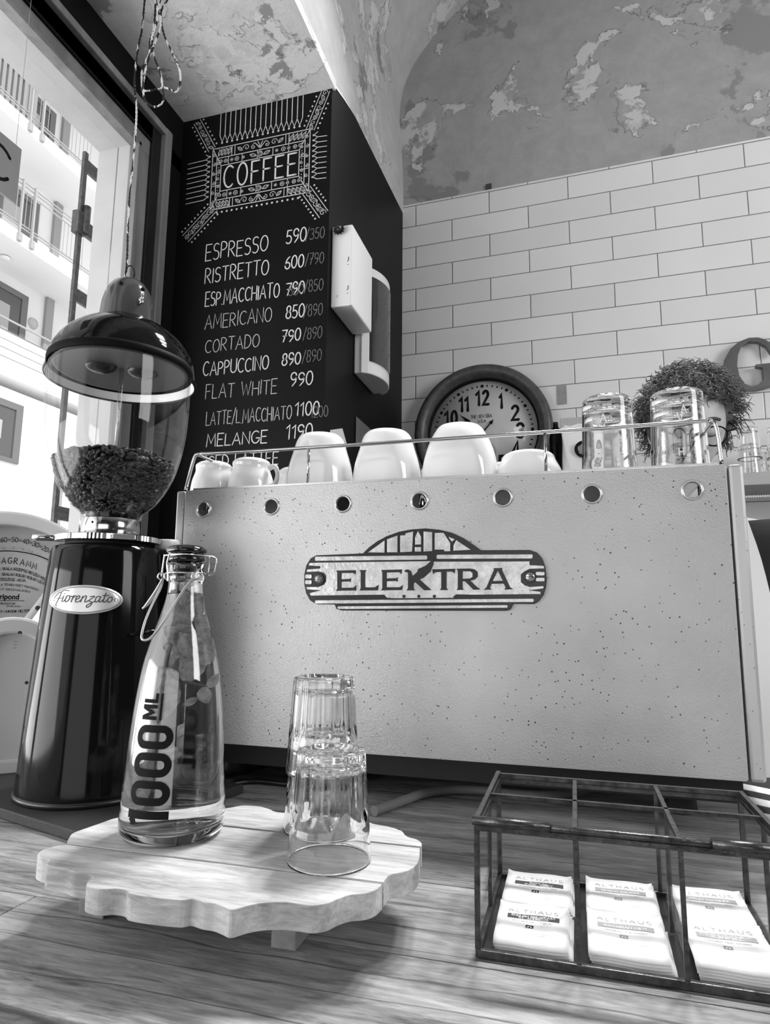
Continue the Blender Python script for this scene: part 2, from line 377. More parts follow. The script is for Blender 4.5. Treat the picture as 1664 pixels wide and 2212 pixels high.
# ---------------------------------------------------------------- shared materials
black_gloss = mat('black_enamel', .004, .08, spec=.22)
black_paint = mat('black_board_paint', .005, .5, bump=(90, .25), spec=.14)
black_matt = mat('black_matt', .008, .7)
plaster_out = mat('light_render', .45, .9, noise=(9, .03), bump=(70, .2))
frame_grey = mat('weathered_frame_paint', .20, .45, noise=(14, .08), bump=(60, .2), stretch=(1, 1, .2))
frame_dark = mat('dark_frame_paint', .012, .3)
chrome = mat('chrome', .52, .13, 1.0)
steel = mat('brushed_steel', .55, .3, 1.0, bump=(300, .05))
iron = mat('old_iron', .11, .5, .6, noise=(60, .04))
white_cer = mat('white_porcelain', .83, .09, coat=.4)
white_plast = mat('white_plastic', .62, .32)
white_paint = mat('white_facade', .8, .8, noise=(1.2, .03))
clear = glass('clear_glass')
bulb_m = mat('opal_bulb', .75, .25)
chalk = mat('chalk_white', .60, .95, noise=(350, .2))
chalk_dim = mat('chalk_faint', .16, .95, noise=(300, .08))
ink = mat('black_ink', .006, .7, spec=.15)
ink_grey = mat('grey_ink', .25, .6)
def thin_pane(name, gloss=1.0, tint=.97):
    m = bpy.data.materials.new(name); m.use_nodes = True; N = m.node_tree.nodes; L = m.node_tree.links
    N.remove(N['Principled BSDF']); out = N['Material Output']
    t = N.new('ShaderNodeBsdfTransparent'); t.inputs[0].default_value = (tint, tint, tint, 1)
    g = N.new('ShaderNodeBsdfGlossy'); g.inputs['Roughness'].default_value = .02
    fr = N.new('ShaderNodeFresnel'); ge = N.new('ShaderNodeNewGeometry'); ix = N.new('ShaderNodeMapRange')
    ix.inputs[3].default_value = 1.45; ix.inputs[4].default_value = 1/1.45; L.new(ge.outputs['Backfacing'], ix.inputs[0]); L.new(ix.outputs[0], fr.inputs[0])
    mu = N.new('ShaderNodeMath'); mu.operation = 'MULTIPLY'; mu.inputs[1].default_value = gloss; L.new(fr.outputs[0], mu.inputs[0])
    x = N.new('ShaderNodeMixShader'); L.new(mu.outputs[0], x.inputs[0]); L.new(t.outputs[0], x.inputs[1]); L.new(g.outputs[0], x.inputs[2])
    L.new(x.outputs[0], out.inputs[0]); return m
hop_m = thin_pane('hopper_plastic', .45, .97)
pane = thin_pane('window_glass', .12); pane2 = thin_pane('showcase_glass', .35, .995)

# ---------------------------------------------------------------- setting
plA = plaster_mat('vault_plaster', .52, .30, .68, 3.1, 1.5, .02)
plB = plaster_mat('wall_plaster', .35, .25, .56, 7.9, 1.4, .012)
plC = plaster_mat('soffit_plaster', .74, .36, .82, 12.3, 2.4, .05)
struct(MB().box(-1.2, 3.2, -3.1, 2.6, -1.05, -1.0).build('floor', mat('floor_tiles', .12, .5, noise=(8, .03))))
# tiled wall, slightly turned, and the plaster above it
b = MB().box(-.75, 3.4, 0, .12, -1.0, 1.883); wt = struct(b.build('wall_back', tile_mat())); wt.location = (0, 2.335, 0); wt.rotation_euler = (0, 0, R(-1.8))
b = MB(); nx, nz = 60, 24
for i in range(nx+1):
    for j in range(nz+1):
        x = -.8+4.2*i/nx; z = 1.883+1.5*j/nz; b.v.append((x, .004-.0*j, z))
for i in range(nx):
    for j in range(nz):
        a = i*(nz+1)+j; b.f.append((a, a+nz+1, a+nz+2, a+1)); b.sm.append(True)
wp = struct(b.build('wall_back_plaster', plB)); wp.location = (0, 2.335, 0); wp.rotation_euler = (0, 0, R(-1.8))
# vault springing from the pillar side, extruded along the room
prof = [(-.62, 1.73), (-.622, 1.95), (-.635, 2.2), (-.64, 2.32), (-.61, 2.46), (-.52, 2.6), (-.34, 2.76), (-.05, 2.92), (.4, 3.05), (1.2, 3.12), (3.3, 3.14)]
b = MB(); ys = [-3.1+.25*i for i in range(19)]+[1.55, 1.572, 1.66, 1.751, 1.83, 1.913, 2.1, 2.302, 2.42]
def zcol(y): 
    k = [(1.55, 1.733), (1.572, 1.755), (1.66, 1.782), (1.751, 1.803), (1.83, 1.809), (1.913, 1.815), (2.302, 1.848), (2.5, 1.86)]
    if y <= 1.55: return 1.73
    for (a, za), (c, zc) in zip(k, k[1:]):
        if y <= c: return za+(zc-za)*(y-a)/(c-a)
    return 1.86
prof_s = [tuple(p) for p in smooth_path(prof[1:], 5)]
for y in ys:
    for k, (x, z) in enumerate([(-.62, zcol(y))]+prof_s): b.v.append((x+.006*sin(5*y+z*4), y, z))
P = len(prof_s)+1
for i in range(len(ys)-1):
    for k in range(P-1): b.f.append((i*P+k, (i+1)*P+k, (i+1)*P+k+1, i*P+k+1)); b.sm.append(True)
struct(b.build('ceiling_vault', plA))
struct(MB().box(-1.24, -.612, -3.1, 1.56, 1.73, 1.76).build('ceiling', plC))
# black painted pillar
yy = [1.55, 1.572, 1.66, 1.751, 1.83, 1.913, 2.1, 2.302, 2.42]
out = [(1.55, -1.0)]+[(y, zcol(y)) for y in yy]+[(2.42, -1.0)]
pm = prism(out, depth=.5).fn(lambda a, z, d: (-1.12+d, a, z)); struct(pm.build('wall_pillar', black_paint))
# window wall: exterior masonry, black inner lining, frame
b = MB().box(-1.234, -1.124, -3.1, 2.5, 1.506, 3.3).box(-1.234, -1.124, 1.35, 2.5, -1.2, 1.506).box(-1.234, -1.124, -3.1, -1.6, -1.2, 1.506).box(-1.234, -1.124, -1.6, 1.35, -1.2, -.01)
struct(b.build('wall_left', plaster_out))
b = MB().box(-1.124, -1.108, -3.1, 1.55, 1.556, 1.73).box(-1.124, -1.108, 1.482, 1.55, -1.0, 1.6).box(-1.124, -1.108, -3.1, -1.65, -1, 1.6).box(-1.124, -1.108, -1.65, 1.482, -1, -.02)
struct(b.build('wall_left_lining', mat('black_lining', .006, .6, spec=.12)))
w1 = struct(MB().box(-1.124, -1.114, -1.64, 1.41, 1.506, 1.562).box(-1.124, -1.114, 1.35, 1.41, -.02, 1.506).box(-1.124, -1.114, -1.64, -1.59, -.02, 1.506).box(-1.13, -1.100, -1.64, 1.36, 1.500, 1.512).box(-1.13, -1.100, 1.347, 1.359, -.02, 1.512).build('window_1', frame_grey, bevel=.002))
struct(MB().box(-1.12, -1.092, -1.66, 1.45, 1.606, 1.628).box(-1.12, -1.090, 1.448, 1.478, -.02, 1.628).build('trim_1', frame_grey, bevel=.003))
struct(MB().box(-1.120, -1.106, 1.41, 1.448, -.02, 1.606).box(-1.12, -1.108, -1.66, 1.41, 1.562, 1.606).build('trim_2', frame_dark, bevel=.002))
MB().box(-1.172, -1.168, -1.6, 1.35, -.01, 1.506).build('window_pane', pane, w1)
MB().box(-1.19, -1.15, .42, .47, -.01, 1.506).build('window_mullion', frame_grey, w1)
# rest of the room shell
room_m = mat('room_wall', .12, .8)
struct(MB().box(3.2, 3.3, -3.1, 2.6, -1, 3.3).build('wall_right', room_m))
b = MB().box(-1.2, -1.05, -3.2, -3.1, -1, 3.3).box(1.7, 3.3, -3.2, -3.1, -1, 3.3).box(-1.05, 1.7, -3.2, -3.1, -1, -.5).box(-1.05, 1.7, -3.2, -3.1, 1.3, 3.3)
struct(b.build('wall_front', room_m))
w2 = struct(MB().box(-1.05, -1.0, -3.18, -3.08, -.5, 1.3).box(1.65, 1.7, -3.18, -3.08, -.5, 1.3).box(-1.05, 1.7, -3.18, -3.08, -.5, -.45).box(-1.05, 1.7, -3.18, -3.08, 1.25, 1.3).build('window_2', frame_dark))

# ---------------------------------------------------------------- street and the block opposite
struct(MB().box(-40, -1.234, -20, 60, -1.3, -1.2).build('ground', mat('paving', .7, .9)))
ab = thing('apartment_building', 'pale courtyard block with stacked balconies seen outside the window', 'building', (-12.8, 15, -1.2))
def ap(mb, name, m, parent=ab):
    o = mb.build(name, m); o.parent = parent
    q = parent
    off = Vector((0, 0, 0))
    while q: off += q.location; q = q.parent
    o.location = -off
    return o
wall_f = ap(MB().box(-15.2, -14.3, 2, 34, 5.6, 22).box(-15.2, -12.8, 2, 34, -1.2, 5.4), 'facade_wall', white_paint)
soff = mat('balcony_soffit', .6, .9); dkwin = mat('dark_window_glass', .10, .15); shut = mat('grey_shutter', .32, .7); railm = mat('railing_paint', .38, .5); bright = mat('white_slab_edge', .86, .8)
for k, z in enumerate((14.95, 12.05, 9.06, 5.68)):
    ap(MB().box(-14.3, -12.8, 2, 34, z, z+.33), 'balcony_slab', bright)
for k, z in enumerate((15.28, 12.38, 9.4)):
    b = MB()
    for dz in (1.35, 1.25, 1.12, .22, .14): b.box(-12.86, -12.83, 2, 34, z+dz, z+dz+.025)
    for i in range(0, 100):
        y = 8+i*.14
        if i % 11 in (3, 4, 5, 6, 7, 8): b.box(-12.855, -12.84, y, y+.012, z+.2, z+1.12)
    ap(b, 'railing', railm)
    for i in range(7):
        for dy in (0, .38):
            y = 8.55+i*1.95*1.55+dy
            if i in (0, 1, 2, 3, 4): ap(MB().box(-12.82, -12.76, y, y+.05, z-.22, z+1.38).box(-12.83, -12.72, y-.03, y+.08, z-.28, z-.08), 'railing_post', railm)
b = MB()
for i in range(5): b.box(-12.82+.0, -12.79, 2, 34, 5.72+i*.21, 5.72+i*.21+.185)
ap(b, 'parapet_siding', bright)
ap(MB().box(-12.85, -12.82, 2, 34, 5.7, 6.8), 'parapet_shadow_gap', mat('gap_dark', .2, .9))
ap(MB().box(-12.84, -12.8, 2, 34, 7.05, 7.09), 'handrail', railm)
def fwin(x, y0, y1, z0, z1, door=False):
    f = ap(MB().box(x-.02, x+.05, y0, y1, z0, z0+.1).box(x-.02, x+.05, y0, y1, z1-.16, z1).box(x-.02, x+.05, y0, y0+.1, z0+.1, z1-.16).box(x-.02, x+.05, y1-.2, y1, z0+.1, z1-.16), 'window', mat('facade_window_frame', .16, .6))
    p = ap(MB().box(x, x+.02, y0+.1, y1-.2, z0+.1, z1-.16), 'pane', dkwin, f)
    ap(MB().box(x+.021, x+.03, y0+.1, y1-.55, z0+.5, z1-.5), 'painted_reflection', mat('window_reflection', .42, .5), f)  # pale sheet before the pane, a reflection put into its colour
for y in (6.5, 9.4, 12.25, 17.2, 21.5): fwin(-14.3, y, y+1.3, 9.4, 11.6)
for y in (5.5, 8.8, 12.15, 17.2, 21.5): fwin(-14.3, y, y+1.3, 6.2, 8.75)
for y in (4.6, 7.7, 10.9, 17.2, 21): fwin(-12.8, y, y+1.3, 3.65, 5.1)
for y in (9.3, 11.5, 12.7, 17.2): fwin(-14.3, y, y+1.1, 12.4, 14.7)
for zz in (9.4, 12.4):
    b = MB()
    for i in range(11): b.box(-13.7, -13.6, 10.7+i*.17, 10.8+i*.17, zz+ (0 if zz > 10 else .05), zz+(2.5 if zz > 10 else 1.9))
    if zz > 10: ap(b, 'slatted_screen', shut)
for z0, z1 in ((9.4, 12.05), (6.0, 9.06), (12.38, 14.9)):
    for y in (14.05, 19.5): ap(MB().box(-14.3, -14.2, y, y+.26, z0, z1), 'pilaster', shut)
ap(MB().box(-12.8, -12.7, 13.4, 13.62, -1.2, 3.4), 'pilaster', shut); ap(MB().box(-12.8, -12.72, 15.2, 15.45, -1.2, 5.4), 'pilaster', mat('dark_pilaster', .12, .8))
wl = MB().lathe([(0, .08), (.14, .06), (.17, 0)], 24).fn(lambda x, y, z: (z-14.3, x+13.7, y+8.1)); ap(wl, 'wall_lamp', mat('wall_lamp_glass', .5, .4))
wl = MB().lathe([(0, .0), (.10, .0), (.12, .05)], 20).fn(lambda x, y, z: (x-13.6, y+12.0, z+8.98)); ap(wl, 'ceiling_spotlight', mat('lamp_disc', .9, .5))

# iron shutter frame outside the window
g = thing('iron_gate', 'grey iron folding gate frame standing outside the window', 'gate', (-1.6, 1.7, -1.2))
ap(MB().box(-1.606, -1.594, 1.680, 1.697, -1.2, 1.83), 'upright', iron, g)
for z in (1.79, 1.305, .55): ap(MB().box(-1.612, -1.60, 1.70, 2.3, z-.022, z+.022), 'crossbar', iron, g)
ap(MB().box(-1.615, -1.588, 1.668, 1.708, 1.52, 1.60).box(-1.60, -1.585, 1.70, 2.3, 1.525, 1.575), 'hinge_bracket', iron, g)
ap(MB().tube([(-1.59, 1.705, 1.53), (-1.59, 1.705, 1.63)], .014, 12), 'hinge_pin', iron, g)
# hanging card
sg = thing('hanging_sign', 'grey card sign hanging in the window, cut off by the left edge', 'sign', (-1.09, .875, 1.075))
MB().box(-.002, .002, -.095, .098, 0, .125).build('card', mat('grey_card', .28, .7), sg)
b = MB(); ribbon(b, arc(.0, .062, .035, .036, 40, 320, 16), .007, lambda u, v: (.0026, u+.045, v)); ribbon(b, [(-.02, .03), (-.02, .09)], .007, lambda u, v: (.0026, u-.03, v)); ribbon(b, [(-.02, .09), (.01, .09)], .007, lambda u, v: (.0026, u-.03, v)); b.build('marker_lettering', ink, sg)
for y in (-.08, .085): MB().tube([(0, y, .12), (0, y, .655)], .0006, 5).build('thread', railm, sg)
# ---------------------------------------------------------------- counter
ct = thing('bar_counter', 'long weathered wooden bar counter running across the room', 'counter', (0, .9, -1.0))
def cp(mb, name, m, bevel=0): 
    o = mb.build(name, m, ct, bevel=bevel); o.location = (0, -.9, 1.0); return o
ys_ = [.362, .494, .622, .76, .905, 1.05, 1.2, 1.44]
for i, (a, c) in enumerate(zip(ys_, ys_[1:])):
    xs = [[-1.105, -.453, 1.6], [-1.105, .4, 1.6], [-1.105, -.2, 1.6]][i % 3] if i < 3 else [-1.105, .1+.3*(i % 2), 1.6]
    for j, (x0, x1) in enumerate(zip(xs, xs[1:])):
        cp(MB().box(x0+.0006, x1-.0006, a+.0004, c-.0004, -.04, 0), 'plank', wood_mat('worn_counter_wood_%d%d' % (i, j), .055, .42, (.13, 1, 1), crack=.4, seed=i*1.7+j*5.3, grain=210), bevel=.0012)
cp(MB().box(-1.1, 1.58, .40, 1.40, -1.0, -.042), 'cabinet', mat('dark_cabinet', .02, .6))
cp(MB().box(-1.1, 1.58, .37, .40, -.14, -.041), 'apron_board', mat('dark_apron', .03, .6))

# ---------------------------------------------------------------- espresso machine
em = thing('espresso_machine', 'large silver espresso machine seen from its back panel with riveted nameplate', 'espresso machine', (-.195, .86, 0))
EM = em.location.copy()
def emp(mb, name, m, bevel=0, parent=em, weld=False):
    o = mb.build(name, m, parent, bevel=bevel, weld=weld)
    if parent is em: o.location = -EM
    return o
panel_m = mat('silver_hammered_panel', .46, .46, .75, noise=(5, .05), bump=(520, .22), spots=(120, .21, .08))
hx = [-.528, -.417, -.307, -.197, -.085, .026, .142]
outl = rrect(-.561, .181, .059, .4225, .004)
pb = prism(outl, [circ(x, .3925, .0098, 28) for x in hx], depth=.004, bevel=.0006); pb.fn(lambda x, z, d: (x, .845+d, z))
pn = emp(pb, 'back_panel', panel_m)
for x in hx:
    t = MB().lathe([(.0098, .0), (.0103, -.0018), (.0117, -.0022), (.0127, -.0012), (.0130, .0)], 32).fn(lambda a, c, d: (x+a, .845+d, .3925+c))
    emp(t, 'hole_rim', mat('silver_rim', .6, .25, .8))
strip_m = mat('silver_side_trim', .48, .38, .4, spots=(140, .2, .15))
emp(MB().box(-.577, -.563, .846, .90, .058, .4225), 'side_trim', strip_m, bevel=.003)
emp(MB().box(.183, .200, .846, .90, .058, .4225), 'side_trim', strip_m, bevel=.004)
# bulged side cheeks
cz = [(.06, .236), (.1, .2365), (.15, .234), (.20, .231), (.25, .226), (.31, .217), (.36, .205), (.385, .1985)]
cz = [(p[0], p[1]) for p in smooth_path([(a, c, 0) for a, c in cz], 3)]
def cheek(sgn, cx0):
    pl = [(sgn*(x-.19)+cx0, z) for z, x in cz]; inner = [(cx0+sgn*.004, .4), (cx0+sgn*.004, .06)] 
    q = prism(pl+[(cx0-sgn*.02, .385), (cx0-sgn*.02, .06)], depth=.42, bevel=.0); return q.fn(lambda x, z, d: (x, .87+d, z))
emp(cheek(1, .19), 'side_cheek', mat('silver_cheek', .66, .3, .45), bevel=.004)
emp(MB().box(-.574, -.56, .87, 1.29, .06, .40), 'side_cheek', mat('silver_cheek', .66, .3, .45), bevel=.004)
emp(MB().box(-.56, .18, .872, 1.31, .052, .372), 'body', mat('machine_body_dark', .03, .35))
emp(MB().box(-.39, .178, .86, 1.29, .0315, .058), 'base_skirt', black_matt)
emp(MB().box(-.56, -.39, .86, 1.29, .031, .058), 'base_skirt', black_matt)
for x in (-.50, .12):
    for y in (.93, 1.24): emp(MB().lathe([(0, 0), (.018, 0), (.02, .004), (.016, .033), (0, .033)], 20, (x, y, 0)), 'foot', black_matt)
emp(MB().box(-.555, .175, .856, 1.30, .4225, .4275), 'cup_tray', steel)
emp(MB().box(-.555, .175, .875, 1.305, .3722, .3745), 'top_plate', steel)  # steel sheet added so the panel holes look onto something brighter
for x in (-.54, -.2, .16):
    for y in (.88, 1.28): emp(MB().tube([(x, y, .371), (x, y, .424)], .006, 10), 'tray_support', chrome)
emp(MB().tube([(-.54, .94, .388), (.16, .94, .388)], .011, 14), 'added_glint_tube', chrome)  # chrome tube added for the bright crescents seen through the panel holes
for x in (-.36, -.05):   # group heads on the far side
    emp(MB().lathe([(0, 0), (.03, 0), (.034, .02), (.034, .055), (0, .055)], 28, (x, 1.37, .2)).box(x-.03, x+.03, 1.3, 1.36, .2, .26), 'group_head', chrome, weld=False)
    emp(MB().lathe([(0, 0), (.03, 0), (.036, .03), (0, .03)], 28, (x, 1.37, .166)).tube([(x, 1.39, .18), (x, 1.52, .17)], .011, 12), 'portafilter', steel)
emp(MB().box(-.52, .14, 1.30, 1.43, .045, .062), 'drip_tray', steel, bevel=.003)
# nameplate
def BD(x, y): return (2.38502e-4*x+6.46534e-6*y-.37633-1.444e-8*x*x-7.747e-9*x*y, -5.114e-6*x-2.17199e-4*y+.372065-7.96e-10*x*x+1.381e-8*x*y)
def arcp(p0, p1, bul, n=14):
    a = Vector(p0); c = Vector(p1); mm = (a+c)/2; d = c-a; nn = Vector((-d.y, d.x)).normalized()*bul
    o = []
    for i in range(n+1):
        t = i/n; q = a.lerp(c, t)+nn*(4*t*(1-t)); o.append((q.x, q.y))
    return o
bo = [(130, 236), (420, 228)]+arcp((435, 210), (1170, 190), 0, 1)[:0]
top = [(430, 225), (470, 185), (520, 148), (580, 115), (660, 85), (740, 70), (830, 63), (920, 72), (1000, 92), (1070, 125), (1130, 165), (1185, 205)]
rightc = [(1500, 202), (1545, 218), (1580, 255), (1600, 310), (1610, 385), (1605, 440), (1590, 490), (1560, 530), (1530, 548)]
bot = [(1395, 548), (1375, 585), (1350, 592), (290, 590), (262, 582), (248, 552), (130, 550)]
leftc = [(90, 525), (65, 480), (53, 420), (53, 360), (66, 300), (95, 255)]
plate = [BD(*p) for p in [(130, 236)]+top+rightc+bot+leftc]
zp = .843
badge = emp(prism(plate, depth=.003, bevel=.0006).fn(lambda x, z, d: (x, .8415+d, z)), 'nameplate', mat('black_enamel_plate', .008, .3))
silver = mat('cast_silver', .50, .33, .75, noise=(60, .12), bump=(160, .3), spots=(300, .25, .15))
def bdp(poly, holes=(), name='silver_inlay', mt=None, d0=.0015, par=None):
    q = prism([BD(*p) for p in poly], [[BD(*p) for p in h] for h in holes], depth=.0014, bevel=.0003)
    o = emp(q.fn(lambda x, z, d: (x, .8415-d0+d, z)), name, mt or silver, parent=par or badge)
    if par or True: o.location = (0, 0, 0)
    return o
def rb(x0, y0, x1, y1, r=9, n=5):   # rounded bar in zoom px, y down
    return [(px, py) for px, py in rrect(min(x0, x1), max(x0, x1), min(y0, y1), max(y0, y1), min(r, abs(y1-y0)/2*.99, abs(x1-x0)/2*.99), n)]
def sk(poly, k=-.0075, y0=0): return [(x, y+k*(x-800)) for x, y in poly]
bdp(sk(rb(125, 240, 845, 268))); bdp(sk(rb(905, 236, 1520, 264)))
fld = [(150, 284), (560, 280), (880, 276), (900, 280), (1500, 276), (1500, 300), (1590, 304), (1595, 322), (1500, 325), (1470, 340), (1445, 360), (1445, 410), (1470, 430), (1500, 440), (1590, 434), (1590, 450), (1500, 462), (1570, 470), (1572, 486), (1150, 492), (1030, 490), (1010, 505), (1020, 512), (640, 515), (590, 512), (570, 492), (100, 496), (90, 480), (160, 462), (75, 456), (70, 440), (150, 440), (185, 425), (198, 405), (198, 370), (185, 350), (150, 342), (72, 344), (75, 328), (160, 322), (160, 308), (85, 302), (90, 286)]
bdp(fld, name='silver_field')
bdp(sk(rb(125, 520, 1528, 542))); bdp(sk(rb(270, 560, 1360, 578)))
for y in (373, 410): bdp(rb(62, y-13, 105, y+13)); 
for y in (355, 393): bdp(rb(1540, y-12, 1597, y+12))
# arched panel letters ITALY: silver openings in the black arch
bdp([(465, 220), (572, 142), (572, 222)]); bdp([(588, 135), (655, 110), (655, 220), (588, 220)])
bdp([(672, 110), (705, 108), (705, 96), (755, 84), (748, 216), (672, 220)])
bdp([(768, 170), (768, 120), (786, 80), (806, 120), (806, 170)]); bdp([(766, 186), (806, 186), (806, 216), (766, 216)])
bdp([(822, 84), (877, 88), (877, 212), (822, 216)]); bdp([(893, 94), (950, 92), (992, 160), (992, 214), (955, 214), (953, 203), (893, 203)])
bdp([(980, 118), (1022, 135), (1002, 152)]); bdp([(1030, 140), (1125, 204), (1012, 210), (1014, 172)])
blk = mat('black_letter', .008, .35)
def bl(*a, **k): return bdp(*a, name='raised_letter', mt=blk, d0=.0026, **k)
bl([(262, 336), (388, 334), (386, 362), (370, 352), (296, 352), (296, 392), (350, 390), (356, 384), (356, 412), (350, 406), (296, 408), (296, 446), (372, 446), (392, 432), (390, 464), (262, 466), (270, 452), (270, 348)])
bl([(412, 334), (456, 334), (448, 346), (448, 444), (510, 444), (534, 428), (530, 464), (412, 464), (420, 450), (420, 348)])
bl([(550, 334), (684, 330), (680, 360), (664, 348), (586, 350), (586, 388), (648, 386), (656, 380), (656, 410), (648, 404), (586, 406), (586, 444), (668, 444), (690, 430), (684, 462), (550, 464), (558, 450), (558, 348)])
bl([(698, 342), (708, 332), (724, 330), (740, 340), (752, 372), (782, 346), (786, 328), (836, 306), (884, 262), (886, 296), (866, 344), (822, 384), (796, 394), (856, 448), (872, 462), (826, 464), (768, 412), (758, 420), (758, 452), (768, 464), (712, 464), (722, 450), (722, 352), (710, 348)])
bl([(876, 330), (1024, 326), (1020, 356), (1004, 344), (968, 344), (968, 450), (978, 462), (924, 462), (934, 450), (934, 346), (898, 348), (882, 360)])
bl([(1032, 326), (1120, 324), (1150, 330), (1168, 348), (1168, 376), (1150, 394), (1120, 402), (1160, 440), (1186, 458), (1140, 460), (1086, 406), (1070, 406), (1070, 450), (1080, 460), (1032, 462), (1040, 448), (1040, 340)], [[(1072, 342), (1072, 390), (1118, 388), (1134, 378), (1134, 352), (1118, 342)]])
bl([(1206, 460), (1222, 446), (1272, 330), (1266, 322), (1326, 320), (1322, 330), (1376, 444), (1394, 456), (1338, 458), (1346, 446), (1334, 420), (1256, 422), (1246, 448), (1256, 458)], [[(1264, 404), (1328, 402), (1296, 338)]])
for x in (696, 791, 890): bl(circ(x, 502, 10, 14))
for cx_, cy_ in ((144, 391), (1503, 377)):
    bdp(circ(cx_, cy_, 40, 24), name='screw_well', mt=blk, d0=.0020)
    X, Zz = BD(cx_, cy_)
    o = MB().lathe([(0, -.0022), (.0045, -.0018), (.006, 0)], 20).fn(lambda a, c, d: (X+a, .8402+d, Zz+c)).build('screw', steel, badge)
    o = MB().box(X-.005, X+.005, .8376, .8382, Zz-.0005, Zz+.0005).build('screw_slot', ink, badge)
# cup rail
rl = thing('cup_rail', 'thin chrome cup rail standing around the top of the espresso machine', 'rail', (-.19, .87, .4275))
RO = rl.location.copy()
def rp(mb, name):
    o = mb.build(name, chrome, rl); o.location = -RO; return o
rail = smooth_path([(-.576, .868, .428), (-.563, .866, .477), (-.553, .866, .4835), (-.53, .866, .4837), (-.37, .866, .4825), (-.03, .866, .4825), (.155, .866, .4832), (.170, .866, .4827), (.1775, .866, .474), (.181, .868, .428)], 6)
rp(MB().tube(rail, .0026, 10), 'front_rail')
for x in (-.37, -.03): rp(MB().tube([(x, .866, .428), (x, .866, .4825)], .0022, 10), 'post')
for x, s_ in ((-.556, 1), (.174, -1)): rp(MB().tube([(x, .866, .4825), (x+s_*.004, 1.27, .4825), (x+s_*.004, 1.28, .428)], .0024, 8), 'side_rail')
rp(MB().tube([(-.552, 1.27, .4825), (.17, 1.27, .4825)], .0024, 8), 'back_rail')

# ---------------------------------------------------------------- cups and glasses on top
def cup_mb(rt_, rb_, h, facet=None, n=56):
    """upside down cup: rim radius rt_ at z=0, foot radius rb_ at z=h"""
    pr = smooth_path([(rt_, 0, 0), (rt_*.99, h*.18, 0), (rt_*.93, h*.45, 0), (rt_*.80, h*.72, 0), (rb_*1.22, h*.90, 0), (rb_*1.02, h*.985, 0), (rb_*.9, h, 0)], 6)
    o = [(p.x, p.y) for p in pr]+[(rb_*.84, h), (rb_*.82, h-.002), (0, h-.002)]
    inn = [(0, h-.007)]+[(max(.001, p.x-.0035), min(p.y, h-.007)) for p in reversed(pr)][2:]+[(rt_, 0)]
    m_ = MB().lathe(o+inn[:-1], n, close=False); 
    # join rim
    P_ = len(o)+len(inn)-1
    for i in range(n): m_.f.append((i*P_, i*P_+P_-1, ((i+1) % n)*P_+P_-1, ((i+1) % n)*P_)); m_.sm.append(True)
    if facet:
        def f(x, y, z):
            for ang in (-pi/2-.1, pi/2-.1):
                dx, dy = cos(ang), sin(ang); d = x*dx+y*dy; lim = facet*(1.0-.03*(z/h))
                if d > lim: x -= dx*(d-lim)*.85; y -= dy*(d-lim)*.85
            return (x, y, z)
        m_.fn(f)
    return m_
def handle_mb(r0, h, ang, R_=.017):
    pts = smooth_path([(r0*.93, 0, h*.72), (r0*.93+R_*.9, 0, h*.74), (r0+R_*1.15, 0, h*.5), (r0+R_*.7, 0, h*.24), (r0*.97, 0, h*.2)], 6)
    q = MB().tube([(p.x*cos(ang), p.x*sin(ang), p.z) for p in pts], [.0036+.0012*abs(i/12-1) for i in range(len(pts))], 10)
    return q
def cup(name, label, cat, x, y, rt_, rb_, h, ang, facet=None, group='white cups on the machine'):
    t = thing(name, label, cat, (x, y, .4279), 0, group)
    cup_mb(rt_, rb_, h, facet).build('cup_body', white_cer, t, weld=True); handle_mb(rt_, h, ang, .017 if h > .06 else .012).build('handle', white_cer, t)
    return t
cup('espresso_cup', 'small upturned white espresso cup at the left end of the machine top', 'cup', -.566, .918+.012, .0365, .024, .056, 2.4)
cup('espresso_cup', 'small upturned white espresso cup with its handle turned right, second from the left', 'cup', -.497, .93, .0375, .025, .0575, -.15)
cup('espresso_cup', 'small white cup behind, mostly hidden by the second espresso cup', 'cup', -.452, 1.005, .0365, .024, .056, 1.2)
cup('cappuccino_cup', 'large upturned white cup behind the left rail post, below the price list', 'cup', -.382, .942, .0535, .031, .093, 1.3, .0405)
cup('cappuccino_cup', 'large upturned white cup in the middle of the three big ones', 'cup', -.272, .945, .0535, .031, .092, 1.5, .0405)
cup('cappuccino_cup', 'large upturned white cup in front of the wall clock', 'cup', -.158, .945, .058, .031, .093, 1.1, .043)
cup('cappuccino_cup', 'low wide upturned white cup beside the right rail post', 'cup', -.058, .95, .050, .030, .047, .9, .038)
for x, lb in ((-.325, 'white cup deeper on the machine, peeping between the first two big cups'), (-.215, 'white cup deeper on the machine, peeping between the second and third big cups'), (-.10, 'white cup deeper on the machine, peeping between the clock cup and the low cup')):
    cup('espresso_cup', lb, 'cup', x, 1.06, .036, .024, .058, 0)
